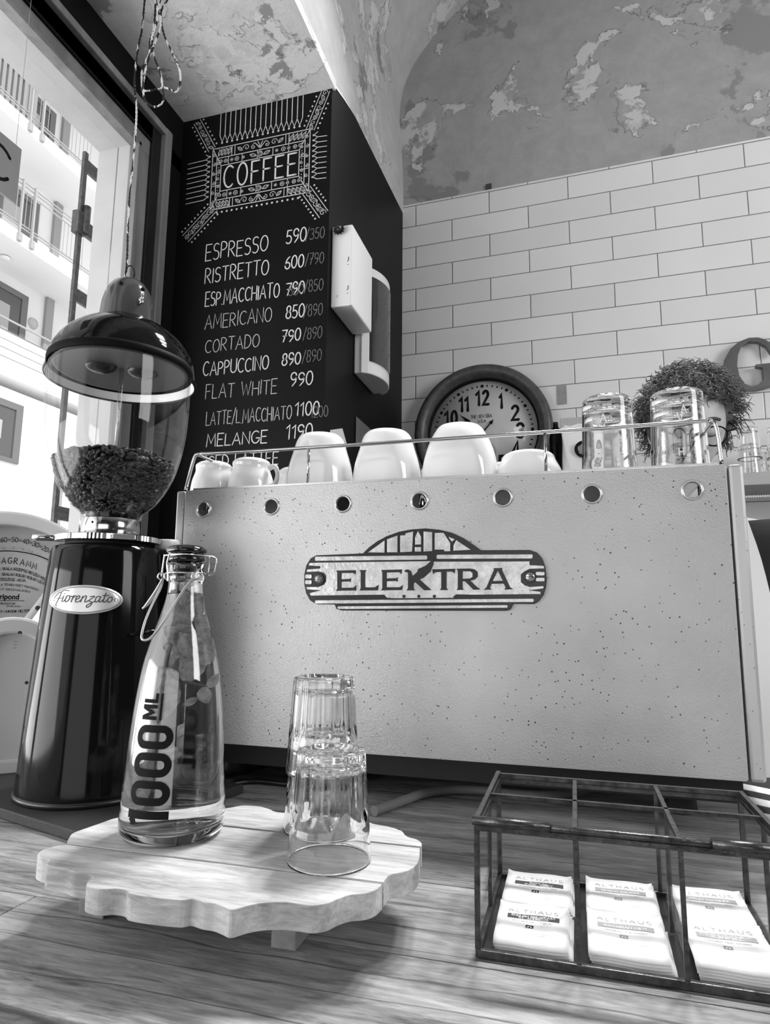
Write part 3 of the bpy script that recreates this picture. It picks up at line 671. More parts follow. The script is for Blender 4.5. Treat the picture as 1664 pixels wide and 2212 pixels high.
def tumbler_mb(rr, rb_, h, base=.013, flutes=0, fl_top=.35, depth=.0016, th=.0022, n=96, rad=.004):
    """upside down tumbler: rim radius rr at z=0, base radius rb_ at z=h"""
    K = 26; o = []
    for i in range(K+1):
        z = (h-rad)*i/K; o.append((rr+(rb_-rr)*z/h, z))
    for a in (25, 50, 75, 90): o.append((rb_-rad+rad*cos(R(a)), h-rad+rad*sin(R(a))))
    o.append((rb_*.72, h)); o.append((rb_*.68, h-.002)); o.append((0, h-.0025))
    inn = [(0, h-base)]
    for a in (75, 50, 20): inn.append((rb_-th*1.3-.004+.004*cos(R(a)), h-base-.004+.004*sin(R(a))))
    for i in range(K, -1, -1):
        z = (h-base-.004)*i/K; inn.append((rr+(rb_-rr)*z/h-th*(1 if z > .3*h else .75), z))
    P_ = o+inn; no = len(o)
    m_ = MB(); cnt = len(P_)
    for i in range(n):
        a = 2*pi*i/n
        for k, (r_, z) in enumerate(P_):
            if flutes and k < no and r_ > rb_*.7:
                edge = fl_top*h
                ph = (a*flutes/(2*pi)) % 1.0-.5
                arch = edge+.004-(.5-abs(ph))*.012       # scalloped ledge
                if z > arch:
                    f_ = min(1, (z-arch)/.004); r_ = r_-depth*f_*(1+ .55*(cos(2*pi*ph)))*.9+ depth*.35*f_
            m_.v.append((r_*cos(a), r_*sin(a), z))
    for i in range(n):
        j = (i+1) % n
        for k in range(cnt): m_.f.append((i*cnt+k, j*cnt+k, j*cnt+(k+1) % cnt, i*cnt+(k+1) % cnt)); m_.sm.append(True)
    return m_
def tumbler(label, x, y, z, rz=0, mb=None, group=None, deco=None):
    t = mb.build('drinking_glass', clear, weld=True); t.location = (x, y, z); t.rotation_euler = (0, 0, rz); tag(t, label, 'glass', group); return t
frost = mat('frosted_print', .75, .8)
tg = tumbler_mb(.0375, .0335, .118, base=.017, th=.0022)
t0 = tumbler('tall clear glass upturned on the machine, outer glass of the left pair', .054, .945, .428, 0, tg, 'latte glasses on the machine')
tl = tumbler('tall clear glass nested underneath the left outer glass on the machine', .054, .945, .4281, 0, tumbler_mb(.0345, .0305, .098, base=.015, th=.002), 'latte glasses on the machine')
t1 = t0.copy(); COL.objects.link(t1); t1.location = (.146, .945, .4288); t1['label'] = 'tall clear upturned glass in front of the barista, outer one of the right pair'
t2 = tl.copy(); COL.objects.link(t2); t2.location = (.146, .945, .4289); t2['label'] = 'tall clear glass nested underneath the right outer glass on the machine'
def on_glass(parent, items, r_of):
    b = MB()
    for ch, ang, z, h in items:
        letters(b, ch, 0, 0, h, 0, lambda u, v, ang=ang, z=z: ((r_of(z+v)+.0004)*sin(ang+(u-.004)/.035), -(r_of(z+v)+.0004)*cos(ang+(u-.004)/.035), z+v), .0016, sub=5)
    b.build('frosted_letters', frost, parent)
rof = lambda z: .0375-.004*z/.118
on_glass(t0, [('V', -.25, .060, .012), ('A', .35, .047, .012), ('A', -.2, .076, .012), ('I', -.25, .024, .011)], rof)
on_glass(t1, [('V', -.05, .068, .013), ('A', .1, .080, .011), ('H', -.05, .022, .010)], rof)
# ---------------------------------------------------------------- serving board
tb = thing('serving_board', 'whitewashed scalloped wooden serving board on small feet, carrying the bottle and glasses', 'serving board', (-.27, .5, 0))
TO = tb.location.copy()
front = [(-.404,.4668),(-.409,.462),(-.412,.452),(-.408,.443),(-.399,.438),(-.391,.4365),(-.388,.431),(-.383,.4275),(-.366,.4265),(-.355,.4235),(-.343,.423),(-.337,.4195),(-.335,.412),(-.330,.4065),(-.319,.4045),(-.309,.4085),(-.300,.4085),(-.293,.4045),(-.275,.4045),(-.256,.4065),(-.250,.4105),(-.240,.4085),(-.232,.4085),(-.224,.4060),(-.217,.4040),(-.211,.4115),(-.203,.4185),(-.190,.4235),(-.180,.4245),(-.170,.4250),(-.162,.431),(-.158,.4395),(-.152,.4475),(-.143,.4525),(-.138,.4605),(-.1365,.4710)]
midr = [(-.1365,.4741),(-.1365,.482),(-.135,.489),(-.129,.4945),(-.1235,.503),(-.1215,.515),(-.123,.528),(-.1255,.540),(-.127,.5474)]
midl = [(-.404,.5445),(-.4115,.535),(-.414,.520),(-.4165,.505),(-.418,.492),(-.412,.480),(-.405,.4704)]
backp = [(-.127,.5506),(-.128,.558),(-.134,.566),(-.142,.569),(-.147,.575),(-.152,.583),(-.165,.590),(-.180,.593),(-.19,.599),(-.21,.603),(-.235,.598),(-.255,.601),(-.277,.598),(-.29,.605),(-.303,.6095),(-.319,.607),(-.328,.596),(-.336,.59),(-.352,.592),(-.368,.587),(-.378,.576),(-.388,.571),(-.398,.562),(-.4035,.5475)]
ww = [wood_mat('whitewashed_wood_%d' % i, .24, .66, (.14, 1, 1), seed=3.1*i+2, rough=.6, grain=230) for i in range(3)]
def sm2(pl): return [(p.x, p.y) for p in smooth_path([(a, c, 0) for a, c in pl], 4)]
for i, pl in enumerate(([(-.1365, .4713)]+list(reversed(sm2(front)))+[(-.404, .4674)], sm2(midr)+sm2(midl), sm2(backp))):
    q = prism(pl, depth=.0172, bevel=.0007); q.fn(lambda x, y, z: (x, y, z+.0378)); o = q.build('board_plank', ww[i], tb); o.location = -TO
footm = wood_mat('foot_wood', .13, .30, (1, .2, 1), grain=80)
for x0, x1 in ((-.222, -.2025), (-.392, -.368)):
    o = MB().box(x0, x1, .474, .566, .0002, .0378).build('foot_batten', footm, tb, bevel=.001); o.location = -TO
BT = .0552
# ---------------------------------------------------------------- swing top bottle
bx_, by_ = -.338, .517
bt = thing('water_bottle', 'clear one litre swing top bottle of water with mint, standing on the serving board', 'bottle', (bx_, by_, BT))
op = [(0, .0035), (.022, .002), (.036, .0), (.0400, .0015), (.0428, .006), (.0438, .014), (.0430, .030), (.0412, .056), (.0392, .085), (.0366, .112), (.0330, .138), (.0290, .155), (.0242, .171), (.0200, .184), (.0170, .196), (.0153, .206), (.0148, .214)]
opp = [op[0], op[1]]+[(p.x, p.y) for p in smooth_path([(a, c, 0) for a, c in op[2:]], 4)]+[(.0158, .2155), (.0162, .2185), (.0155, .2205), (.0155, .2225), (.0163, .2245), (.0163, .229), (.0158, .231)]
inn = [(.0118, .231), (.0118, .214)]
bodyin = [(max(.001, r-.0026), z) for r, z in reversed([(p.x, p.y) for p in smooth_path([(a, c, 0) for a, c in op[5:]], 4)])]
innp = inn[:1]+[(.0119, .2145)]+bodyin[1:]+[(.0385, .0115), (.034, .0085), (.02, .0065), (0, .006)]
bb = MB().lathe(opp+innp, 72); bb.build('bottle_glass', clear, bt, weld=True)
wat = [(0, .0062), (.02, .0067), (.034, .0087), (.0384, .0117)]+[(r-.0001, z) for r, z in reversed(bodyin) if z < .205]
wat = [(r, z) for r, z in wat]; zt = wat[-1][1]; wat.append((0, zt))
MB().lathe([(r+.0004 if r > .002 else 0, z-.0003 if i < 4 else z) for i, (r, z) in enumerate(wat)], 72).build('water', glass('water_clear', 1.0, ior=1.333), bt, weld=True)
def rz_out(z):
    for (r0, z0), (r1, z1) in zip(opp[4:], opp[5:]):
        if z0 <= z <= z1: return r0+(r1-r0)*(z-z0)/max(1e-6, z1-z0)
    return .0438
va = atan2(-by_, -bx_)        # direction to the viewer
def onb(u, v):               # u around (metres, + to the viewer's right), v height
    r_ = rz_out(v)+.0003; a = va+u/.041
    return (r_*cos(a), r_*sin(a), v)
b = MB()
def turned(z0, u0): return lambda x, y: onb(u0-y, z0+x)     # text running upwards
def zz_digit(mb, z0, u0, hgt, wid, wd):
    f = turned(z0, u0); rr_ = wid/2-wd/2
    P = [(wd/2, wd/2+rr_)]
    P = arc(wid/2, hgt-wd/2-rr_, rr_, rr_, 0, 180, 12)+arc(wid/2, wd/2+rr_, rr_, rr_, 180, 360, 12)
    Q = []
    for i in range(len(P)):
        a, c = P[i], P[(i+1) % len(P)]; k = 8 if (Vector(a)-Vector(c)).length > .004 else 1
        Q += [(a[0]+(c[0]-a[0])*j/k, a[1]+(c[1]-a[1])*j/k) for j in range(k)]
    ribbon(mb, Q, wd, f, closed=True)
U0, HG, WD_ = -.003, .0345, .0058
f = turned(.0185, U0); ribbon(b, [(.008, HG*i/10) for i in range(11)], .0064, f, cap=False); ribbon(b, [(.0055, HG-.003), (.0035, HG-.0055), (.0005, HG-.0065)], .0055, f, cap=False)
for i in range(3): zz_digit(b, .0335+.0215*i, U0, HG, .0185, WD_)
f = turned(.099, U0-HG+.0185)
def pl_(mb, pts, wd, f, n=5):
    Q = []
    for a, c in zip(pts, pts[1:]): Q += [(a[0]+(c[0]-a[0])*i/n, a[1]+(c[1]-a[1])*i/n) for i in range(n)]
    ribbon(mb, Q+[pts[-1]], wd, f, cap=False)
pl_(b, [(.0015, 0), (.0015, .0155)], .003, f); pl_(b, [(.0105, 0), (.0105, .0155)], .003, f); pl_(b, [(.002, .0150), (.006, .004), (.010, .0150)], .0028, f)
pl_(b, [(.0148, .0155), (.0148, 0)], .003, f); pl_(b, [(.0135, .0015), (.0212, .0015)], .003, f); pl_(b, [(0, -.0035), (.0212, -.0035)], .0022, f)
b.build('printed_volume', ink, bt)
# stopper and wire bail
blackc = mat('black_ceramic', .006, .06, coat=.7)
MB().lathe([(0, .2475), (.009, .2472), (.0155, .2455), (.0185, .243), (.0182, .2405), (.0155, .2385), (.012, .238), (.012, .2372), (.0162, .2368), (.0170, .2345), (.0165, .2322), (.0125, .2316), (.0105, .2285), (.009, .222), (0, .2212)], 48).build('stopper', blackc, bt)
wm = mat('wire', .7, .22, 1.0)
vr = Vector((-sin(va), cos(va), 0)); vf = Vector((cos(va), sin(va), 0)); up_ = Vector((0, 0, 1))
def wb(pts, r=.0009, cl=False, n=6): return MB().tube([vr*p[0]+vf*p[1]+up_*p[2] for p in smooth_path(pts, n, cl)], r, 8, closed=cl)
q = wb([(.0172*cos(R(a)), .0172*sin(R(a)), .2215) for a in range(0, 360, 30)], .0008, True)
q.addsm(wb([(-.021, -.004, .218), (-.0195, -.002, .236), (-.018, .0, .2375), (0, .0175, .2378), (.018, .004, .2375), (.025, .0, .2365), (.0262, .0, .232), (.0245, 0, .2225), (.020, .001, .2205)]))
q.addsm(wb([(-.0145, .013, .2395), (-.0165, .012, .23), (-.0155, .0125, .2215), (-.0150, .013, .2135)], .0008)); q.addsm(wb([(.0195, .004, .237), (.020, .003, .229), (.0195, .003, .2225)], .0008))
for cx0, dx in ((-.021, .0), (-.0155, .006), (.008, .0165)):
    q.addsm(wb([(cx0+.003*cos(R(a)), dx, .2185+.003*sin(R(a))) for a in range(0, 360, 45)], .0008, True, 4))
q.build('wire_bail', wm, bt)
q = wb([(.0085, .0175, .2215), (.0065, .0190, .2165), (.0, .0205, .208), (-.008, .0235, .194), (-.017, .028, .177), (-.025, .030, .166), (-.0305, .029, .1635), (-.033, .026, .167), (-.031, .020, .180), (-.026, .012, .195), (-.021, .004, .208), (-.0195, 0, .2165)], .0011)
q.addsm(wb([(-.0195, .002, .217), (-.026, .002, .204), (-.0335, .001, .1915), (-.0345, .0, .1905), (-.030, .0, .1945), (-.023, -.001, .208), (-.0195, -.001, .217)], .001))
q.build('lever_wire', mat('lever_wire', .62, .3, .9), bt)
# mint
leafm = mat('mint_leaf', .40, .5, noise=(160, .14), bump=(260, .6)); stemm = mat('mint_stem', .13, .5)
def leaf(mb, base, dirv, nrm, ln, wd, curl=.2):
    base = Vector(base); d = Vector(dirv).normalized(); n_ = (Vector(nrm)-d*Vector(nrm).dot(d)).normalized(); s_ = d.cross(n_)
    o = len(mb.v); K = 10; M_ = 4
    for i in range(K+1):
        t = i/K; w_ = wd*(sin(pi*min(1, t*.92+.06))**.75)*(1+.08*(i % 2))
        for j in range(-M_, M_+1):
            s = j/M_; mb.v.append(tuple(base+d*ln*t+s_*w_/2*s+n_*(curl*ln*(t*t)*-.5+abs(s)*w_*.18+.0006*sin(9*t+5*s*s))))
    R_ = 2*M_+1
    for i in range(K):
        for j in range(2*M_): mb.f.append((o+i*R_+j, o+i*R_+j+1, o+(i+1)*R_+j+1, o+(i+1)*R_+j)); mb.sm.append(True)
def P3(a, dpt, z): return vr*a+vf*dpt+up_*z
st = MB().tube([P3(*p) for p in smooth_path([(-.0075, .005, .158), (-.009, .006, .148), (-.0095, .006, .139), (-.006, .006, .132), (.001, .006, .127), (.008, .005, .1245), (.016, .004, .122), (.021, .003, .121)], 6)], [.0012]*43, 8)
st.ball(P3(-.0075, .005, .158), .0017); st.build('mint_stem', stemm, bt)
st = MB().tube([P3(*p) for p in smooth_path([(.003, -.002, .200), (.005, 0, .180), (.010, .0, .160), (.012, .002, .140)], 6)], .001, 8); st.build('mint_stem', stemm, bt)
LV = [((-.0075, .006, .133), (-1, 0, .3), .013, .010), ((-.006, .006, .131), (-.2, .1, -1), .040, .019), ((.004, .005, .126), (.2, 0, 1), .034, .020), ((.018, .004, .121), (.9, .1, .75), .017, .0085), ((.016, .005, .121), (.25, .2, -1), .014, .011), ((.012, .005, .112), (-.8, .1, -.5), .011, .006),
      ((.010, .0, .150), (.45, .2, .75), .026, .020), ((.010, .0, .158), (-.8, .3, .5), .028, .019), ((.008, .0, .165), (.7, .3, -.5), .022, .017), ((.006, -.001, .175), (-.6, .4, .8), .022, .016), ((.005, 0, .178), (.4, .3, 1), .026, .015), ((.004, 0, .188), (-.3, .3, 1), .020, .013), ((.003, .0, .186), (.5, -.3, .9), .018, .012), ((.008, -.006, .160), (.2, -.5, 1), .026, .018), ((.011, .004, .143), (.6, .2, .4), .02, .017), ((.011, .002, .146), (-.5, .3, .9), .026, .018), ((.010, -.004, .150), (-.9, -.2, .2), .022, .016)]
for i, (bs, d, ln, wd) in enumerate(LV):
    l = MB(); leaf(l, P3(*bs), vr*d[0]+vf*d[1]+up_*d[2], vf+vr*random.uniform(-.4, .4)+up_*random.uniform(-.2, .5), ln, wd, random.uniform(.1, .5)); l.build('mint_leaf', leafm, bt)
# ---------------------------------------------------------------- tumblers on the board
tm = tumbler_mb(.0325, .0275, .082, base=.010, flutes=12, fl_top=.40, depth=.0017, n=240, th=.0019, rad=.003)
a0 = tumbler('faceted clear tumbler standing upturned alone at the front of the serving board', -.188, .501, BT, .13, tm, 'faceted tumblers on the board')
for (loc, rz, lb) in (((-.221, .566, BT), .4, 'faceted clear tumbler upturned behind the front glass, lower one of the stack'), ((-.2205, .566, BT+.0485), .9, 'faceted clear tumbler stacked over another, topmost glass on the serving board')):
    c = a0.copy(); COL.objects.link(c); c.location = loc; c.rotation_euler = (0, 0, rz); c['label'] = lb

# ---------------------------------------------------------------- tea box
lead = mat('dark_lead_came', .07, .33, .7, noise=(120, .04), bump=(200, .3))
bxo = thing('tea_box', 'glass and dark metal tea box with six compartments, at the right front of the counter', 'tea box', (.028, .577, 0))
BO = bxo.location.copy()
def bp_(mb, name, m, bevel=0):
    o = mb.build(name, m, bxo, bevel=bevel); o.location = -BO; return o
X0, X1, Y0, Y1, ZT = -.0745, .1315, .506, .649, .0925
XD = (-.005, .0635); YM = .578
t_ = .0042
q = MB()
for y in (Y0, Y1): q.box(X0, X1, y-t_/2, y+t_/2, .0003, .0062)
for x in (X0, X1): q.box(x-t_/2, x+t_/2, Y0, Y1, .0003, .0062)
bp_(q, 'base_frame', lead, .0007)
bp_(MB().box(X0, X1, Y0, Y1, .0004, .0022), 'base_plate', mat('mirror_base', .05, .25, .6))
for x in (X0, X1):
    for y in (Y0, Y1): bp_(MB().box(x-t_/2, x+t_/2, y-t_/2, y+t_/2, .006, ZT-.002), 'corner_post', lead, .0007)
for x in XD:
    for y in (Y0, Y1, YM): bp_(MB().box(x-.0016, x+.0016, y-.0014, y+.0014, .004, ZT-.002), 'divider_post', lead)
bp_(MB().box(X1-.0016, X1+.0016, YM-.0014, YM+.0014, .004, ZT-.002), 'divider_post', lead)
bp_(MB().box(X0-.0016, X0+.0016, YM-.0014, YM+.0014, .004, ZT-.002), 'divider_post', lead)
q = MB()
for y in (Y0, Y1): q.box(X0-.002, X1+.002, y-.002, y+.002, ZT-.0065, ZT-.0025)
for x in (X0, X1): q.box(x-.002, x+.002, Y0, Y1, ZT-.0065, ZT-.0025)
bp_(q, 'top_rim', lead, .0007)
q = MB()
q.tube([(X0-.003, Y0-.001, ZT), (X1+.003, Y0-.001, ZT)], .0026, 8); q.box(X0-.003, X1+.002, Y1-.0018, Y1+.0018, ZT-.002, ZT+.0015)
q.box(X0-.0022, X0+.0014, Y0-.002, Y1+.006, ZT-.0015, ZT+.002); q.box(X1-.0014, X1+.0022, Y0, Y1, ZT-.0015, ZT+.002)
for x in XD: q.box(x-.0017, x+.0017, Y0, Y1, ZT-.0015, ZT+.0012)
q.box(X0, X1, YM-.0017, YM+.0017, ZT-.0015, ZT+.0012)
bp_(q, 'lid_frame', lead)
for x0, x1 in ((X0-.003, -.022), (.083, .125)): bp_(MB().tube([(x0, Y0-.001, ZT+.0003), (x1, Y0-.001, ZT+.0003)], .0034, 10), 'hinge_barrel', lead)
for y in (Y0, Y1): bp_(MB().box(X0+.002, X1-.002, y-.0006, y+.0006, .005, ZT-.005), 'glass_panel', pane2)
for x in (X0, X1): bp_(MB().box(x-.0006, x+.0006, Y0+.002, Y1-.002, .005, ZT-.005), 'glass_panel', pane2)
for x in XD: bp_(MB().box(x-.0006, x+.0006, Y0+.002, Y1-.002, .005, ZT-.005), 'glass_divider', pane2)
bp_(MB().box(X0+.002, X1-.002, YM-.0006, YM+.0006, .024, ZT-.005), 'glass_divider', pane2)
# sachets
paper = mat('sachet_paper', .74, .55, noise=(25, .04), bump=(60, .2))
def sachet_mb(wd, ln, th, sag):
    q = MB(); K, M_ = 12, 14; top = []; 
    for s in (1, -1):
        for i in range(K+1):
            for j in range(M_+1):
                u = i/K; v = j/M_; x = (u-.5)*wd; y = v*ln
                e = min(1, min(u, 1-u)*9)*min(1, min(v, 1-v)*9)
                z = s*th/2*(.18+.82*e**.5)
                z -= sag*max(0, (.16-v)/.16)**2          # front edge bends down
                z += .0025*max(0, (v-.9)/.1)**1.5+.0012*max(0, (abs(u-.5)-.44)/.06)*(1 if v > .5 else .2)
                q.v.append((x, y, z+.0004*sin(7*u+3*v)))
    n1 = (K+1)*(M_+1); W = M_+1
    for i in range(K):
        for j in range(M_):
            a = i*W+j; q.f.append((a, a+W, a+W+1, a+1)); q.sm.append(True); a += n1; q.f.append((a, a+1, a+W+1, a+W)); q.sm.append(True)
    for j in range(M_):
        q.f.append((j, j+1, j+1+n1, j+n1)); a = K*W+j; q.f.append((a+1, a, a+n1, a+1+n1)); q.sm += [False, False]
    for i in range(K):
        a = i*W; q.f.append((a+W, a, a+n1, a+W+n1)); a += M_; q.f.append((a, a+W, a+W+n1, a+n1)); q.sm += [False, False]
    return q
def printed(root, wd, ln, th, dark, l1, l2, l3):
    top = lambda x, y: (x, y, th/2+.0004*sin(7*(x/wd+.5)+3*y/ln)+.00025)
    q = MB(); letters(q, 'ALTHAUS', -wd*.36, ln*.80, ln*.085, wd*.72, top, .00045, gap=.34, sub=2); q.build('printed_name', ink_grey, root)
    bm_ = mat('dark_banner', .03, .5) if dark else mat('grey_banner', .34, .5)
    n = 14; q = MB(); 
    for i in range(n+1):
        x = -wd*.36+wd*.74*i/n; y = ln*.60+.0012*sin(pi*i/n)+.0002*i*0
        q.v += [top(x, y), top(x, y+ln*.125)]
    for i in range(n): q.f.append((2*i, 2*i+2, 2*i+3, 2*i+1)); q.sm.append(True)
    q.build('banner', bm_, root)
    q = MB(); up1 = lambda x, y: (x, y, top(x, y)[2]+.00012)
    if l2:
        letters(q, l1, -wd*.30 if len(l1) > 7 else -wd*.13, ln*.668, ln*.045, wd*(.62 if len(l1) > 7 else .28), up1, .0005); letters(q, l2, -wd*.2, ln*.612, ln*.045, wd*.42, up1, .0005)
    else: letters(q, l1, -wd*.27, ln*.635, ln*.05, wd*.56, up1, .0005)
    q.build('banner_lettering', paper, root)
    q = MB(); letters(q, l3, -wd*.28, ln*.53, ln*.03, wd*.56, top, .00028); 
    ribbon(q, [(-wd*.1, ln*.765), (wd*.16, ln*.765)], .0002, top); ribbon(q, [(-wd*.34+i*wd*.068, ln*(.255+.01*sin(i*.6))) for i in range(11)], .00022, top); ribbon(q, [(-wd*.17, ln*.2), (wd*.2, ln*.2)], .0003, top); q.build('small_print', ink_grey, root)
    q = MB(); x_, y_ = -wd*.03, ln*.38; s_ = wd*.055; q.add([top(x_-s_, y_), top(x_+s_, y_), top(x_+s_, y_+s_*1.5), top(x_-s_, y_+s_*1.5)], [(0, 1, 2, 3)]); q.build('crest', ink if dark else ink_grey, root)
    q = MB(); q.add([up1(x_-s_*.8, y_+s_*.2), up1(x_-s_*.2, y_+s_*.2), up1(x_-s_*.1, y_+s_*1.1)], [(0, 1, 2)]).add([up1(x_+s_*.2, y_+s_*.2), up1(x_+s_*.8, y_+s_*.2), up1(x_+s_*.1, y_+s_*1.1)], [(0, 1, 2)]); q.build('crest_peak', paper, root)
ords = ['top', 'second', 'third', 'fourth', 'fifth', 'sixth', 'seventh', 'bottom']
def stack(nm, x, y, z0, n, wd, ln, th, dark, l1, l2, l3, desc, rz=0, tilt=0.0):
    base = sachet_mb(wd, ln, th, .0030)
    for k in range(n):
        lb = ('white tea sachet with %s, top of the %s stack' % (desc, nm)) if k == 0 else ('white tea sachet, %s one down in the %s stack of the tea box' % (ords[k], nm))
        r = thing('tea_sachet', lb, 'tea sachet', (x+random.uniform(-.0006, .0006)-.0006*(k % 3)*0+.0008*k, y, z0+(n-1-k)*th*1.03), rz+random.uniform(-.012, .012), 'tea sachets, '+nm+' stack')
        r.rotation_euler = (tilt, 0, r.rotation_euler[2])
        if k == 0: me0 = base.build('envelope', paper, r, weld=True)
        else: 
            c = envl.copy(); COL.objects.link(c); c.parent = r
        if k == 0: envl = me0; printed(r, wd, ln, th, dark, l1, l2, l3)
stack('front left', -.0385, .5125, .0032, 5, .0525, .058, .0019, True, 'ENGLISH BREAKFAST', 'ST. ANDREWS', 'BLACK TEA', 'a black two-line banner')
stack('back left', -.0385, .5835, .0030, 4, .0555, .059, .0018, True, 'ROYAL', 'EARL GREY', 'FLAVORED BLACK TEA', 'a black banner')
stack('front middle', .0275, .5125, .0032, 6, .0535, .059, .0019, False, 'BAVARIAN MINT', '', 'HERBAL INFUSION', 'a pale grey banner')
stack('back middle', .0285, .5835, .0030, 5, .0545, .058, .0019, False, 'GINSENG BALANCE', '', 'HERBAL INFUSION', 'a pale grey banner')
stack('front right', .0960, .5125, .0032, 7, .0535, .060, .0019, False, 'PERSISCHER', 'APFEL', 'FLAVORED FRUIT INFUSION', 'a mid grey banner')
stack('back right', .0975, .5835, .0030, 6, .0545, .058, .0019, False, 'GRUN MATINEE', '', 'FLAVORED GREEN TEA', 'a mid grey banner')

# ---------------------------------------------------------------- black mat and grinder
mt = MB(); mt.box(-.36, 0, 0, .235, .0003, .012); mo = mt.build('rubber_mat', mat('black_rubber', .022, .55, noise=(900, .015), bump=(900, .5)), bevel=.0015)
mo.location = (-.499, .604, 0); mo.rotation_euler = (0, 0, R(-15.5)); tag(mo, 'flat black mat under the coffee grinder', 'mat')
gr = thing('coffee_grinder', 'glossy black coffee grinder with a clear bean hopper, on the black mat', 'coffee grinder', (-.610, .745, .0122), R(40.0))
gb = MB().lathe([(0, .0), (.088, .0), (.0895, .004), (.0885, .012), (.0845, .10), (.0785, .20), (.0735, .275), (.0715, .306), (.069, .3125), (.064, .3145), (0, .3145)], 96)
gb.build('body', black_gloss, gr)
MB().lathe([(0, 0), (.0905, 0), (.0912, .004), (.0900, .007), (0, .007)], 96).build('base_ring', mat('grinder_base', .01, .3), gr)
MB().lathe([(0, .3145), (.052, .3145), (.055, .317), (.055, .3195), (0, .3195)], 64).build('throat_plate', black_matt, gr)
MB().lathe([(0, .3195), (.0655, .3195), (.0675, .3205), (.0675, .3275), (.0655, .3285), (0, .3285)], 180, fn=lambda r, z, a: r+(.0009 if (r > .067 and int(a*180/(2*pi)+.5) % 2) else 0), smooth=False).build('adjusting_collar', chrome, gr)
MB().tube([(-.06, -.008, .3235), (-.093, -.010, .3235)], .0038, 12).box(-.088, -.055, -.013, -.004, .319, .3215).build('collar_handle', chrome, gr)
MB().box(.002, .030, -.0735, -.060, .320, .3265).build('index_plate', steel, gr, bevel=.001)
nk = MB().lathe([(0, .3285), (.0385, .3285), (.0395, .3295), (.0395, .352), (.0385, .353), (0, .353)], 64); nk.build('neck', chrome, gr)
for a in (-95, -125): MB().lathe([(0, .001), (.0016, .0)], 10).fn(lambda x, y, z, a=a: ((.0396+z)*cos(R(a))-x*sin(R(a)), (.0396+z)*sin(R(a))+x*cos(R(a)), .345+y)).build('grub_screw', ink, gr)
# badge
q = prism(circ(0, 0, .045, 48, .0175), depth=.0012, bevel=.0003)
ba = -pi/2-.32
def onbody(x, z, d): 
    a = ba+x/.077; r_ = .0775-.00006*0+d; r_ = .0812+(z)*-.060+d
    return (r_*cos(a), r_*sin(a), .243+z)
q2 = MB(); rings = 5; cnt = 40
q2.v.append(onbody(0, 0, .0022))
for k in range(1, rings+1):
    for i in range(cnt): q2.v.append(onbody(.043*k/rings*cos(2*pi*i/cnt), .0178*k/rings*sin(2*pi*i/cnt), .0022))
for i in range(cnt): q2.v.append(onbody(.0435*cos(2*pi*i/cnt), .0182*sin(2*pi*i/cnt), -.004))
for i in range(cnt):
    j = (i+1) % cnt; q2.f.append((0, 1+i, 1+j)); q2.sm.append(True)
    for k in range(rings): q2.f.append((1+k*cnt+i, 1+(k+1)*cnt+i, 1+(k+1)*cnt+j, 1+k*cnt+j)); q2.sm.append(k < rings-1)
bd_ = q2.build('maker_badge', mat('satin_badge', .62, .35, .5), gr)
ob = lambda x, y: onbody(x, y, .0026)
q = MB(); ribbon(q, [(.0405*cos(2*pi*i/48), .0155*sin(2*pi*i/48)) for i in range(48)], .0005, ob, closed=True)
for sx_ in (-.0355, .0355): ribbon(q, [(sx_+.0018*cos(2*pi*i/12), .0018*sin(2*pi*i/12)) for i in range(12)], .0006, ob, closed=True)
scr = {  # joined script, unit height
 'f': [(0,0),(.15,.3),(.4,.95),(.75,1.25),(1.15,1.3),(1.3,1.15)], }
def script(q, strokes, x, y, s, sl=.35):
    for pl in strokes:
        pp = [(p.x, p.y) for p in smooth_path([(a, c, 0) for a, c in pl], 5)]
        ribbon(q, [(x+(a+c*sl)*s, y+c*s) for a, c in pp], .0011, ob)
fi = [[(.55,-.55),(.35,-.35),(.45,.2),(.55,.9),(.5,1.25),(.2,1.15),(-.2,.6)], [(.5,1.25),(.9,1.5),(1.5,1.45)], [(.2,.45),(1.0,.5)],
      [(1.05,.05),(1.05,.8)], [(1.05,1.05),(1.08,1.1)], [(1.05,.05),(1.3,.1),(1.45,.4),(1.5,.75),(1.8,.8),(1.95,.4),(1.7,0),(1.45,.2),(1.5,.6)], [(1.9,.75),(2.3,.7),(2.35,.8),(2.3,.4),(2.3,0)], [(2.3,.4),(2.5,.75),(2.75,.75)],
      [(2.75,.3),(3.1,.5),(3.05,.8),(2.8,.7),(2.75,.3),(2.9,0),(3.2,.05),(3.4,.3)], [(3.45,.75),(3.45,0)], [(3.45,.4),(3.7,.78),(3.9,.7),(3.9,.1),(4.1,.0),(4.25,.2)], [(4.3,.7),(4.8,.75),(4.35,.2),(4.7,0),(4.75,-.35),(4.45,-.7),(4.3,-.45),(4.7,-.1),(5.0,.1)],
      [(5.45,.7),(5.15,.75),(5.0,.35),(5.2,0),(5.45,.3),(5.5,.7),(5.5,.1),(5.7,.05),(5.85,.3)], [(5.95,1.2),(5.95,.2),(6.1,0),(6.3,.2)], [(5.7,.85),(6.4,.9)], [(6.75,.7),(6.45,.6),(6.4,.2),(6.65,0),(6.9,.3),(6.75,.72)]]
script(q, fi, -.0345, -.003, .0094, .25)
q.build('script_lettering', mat('badge_ink', .05, .4), gr)
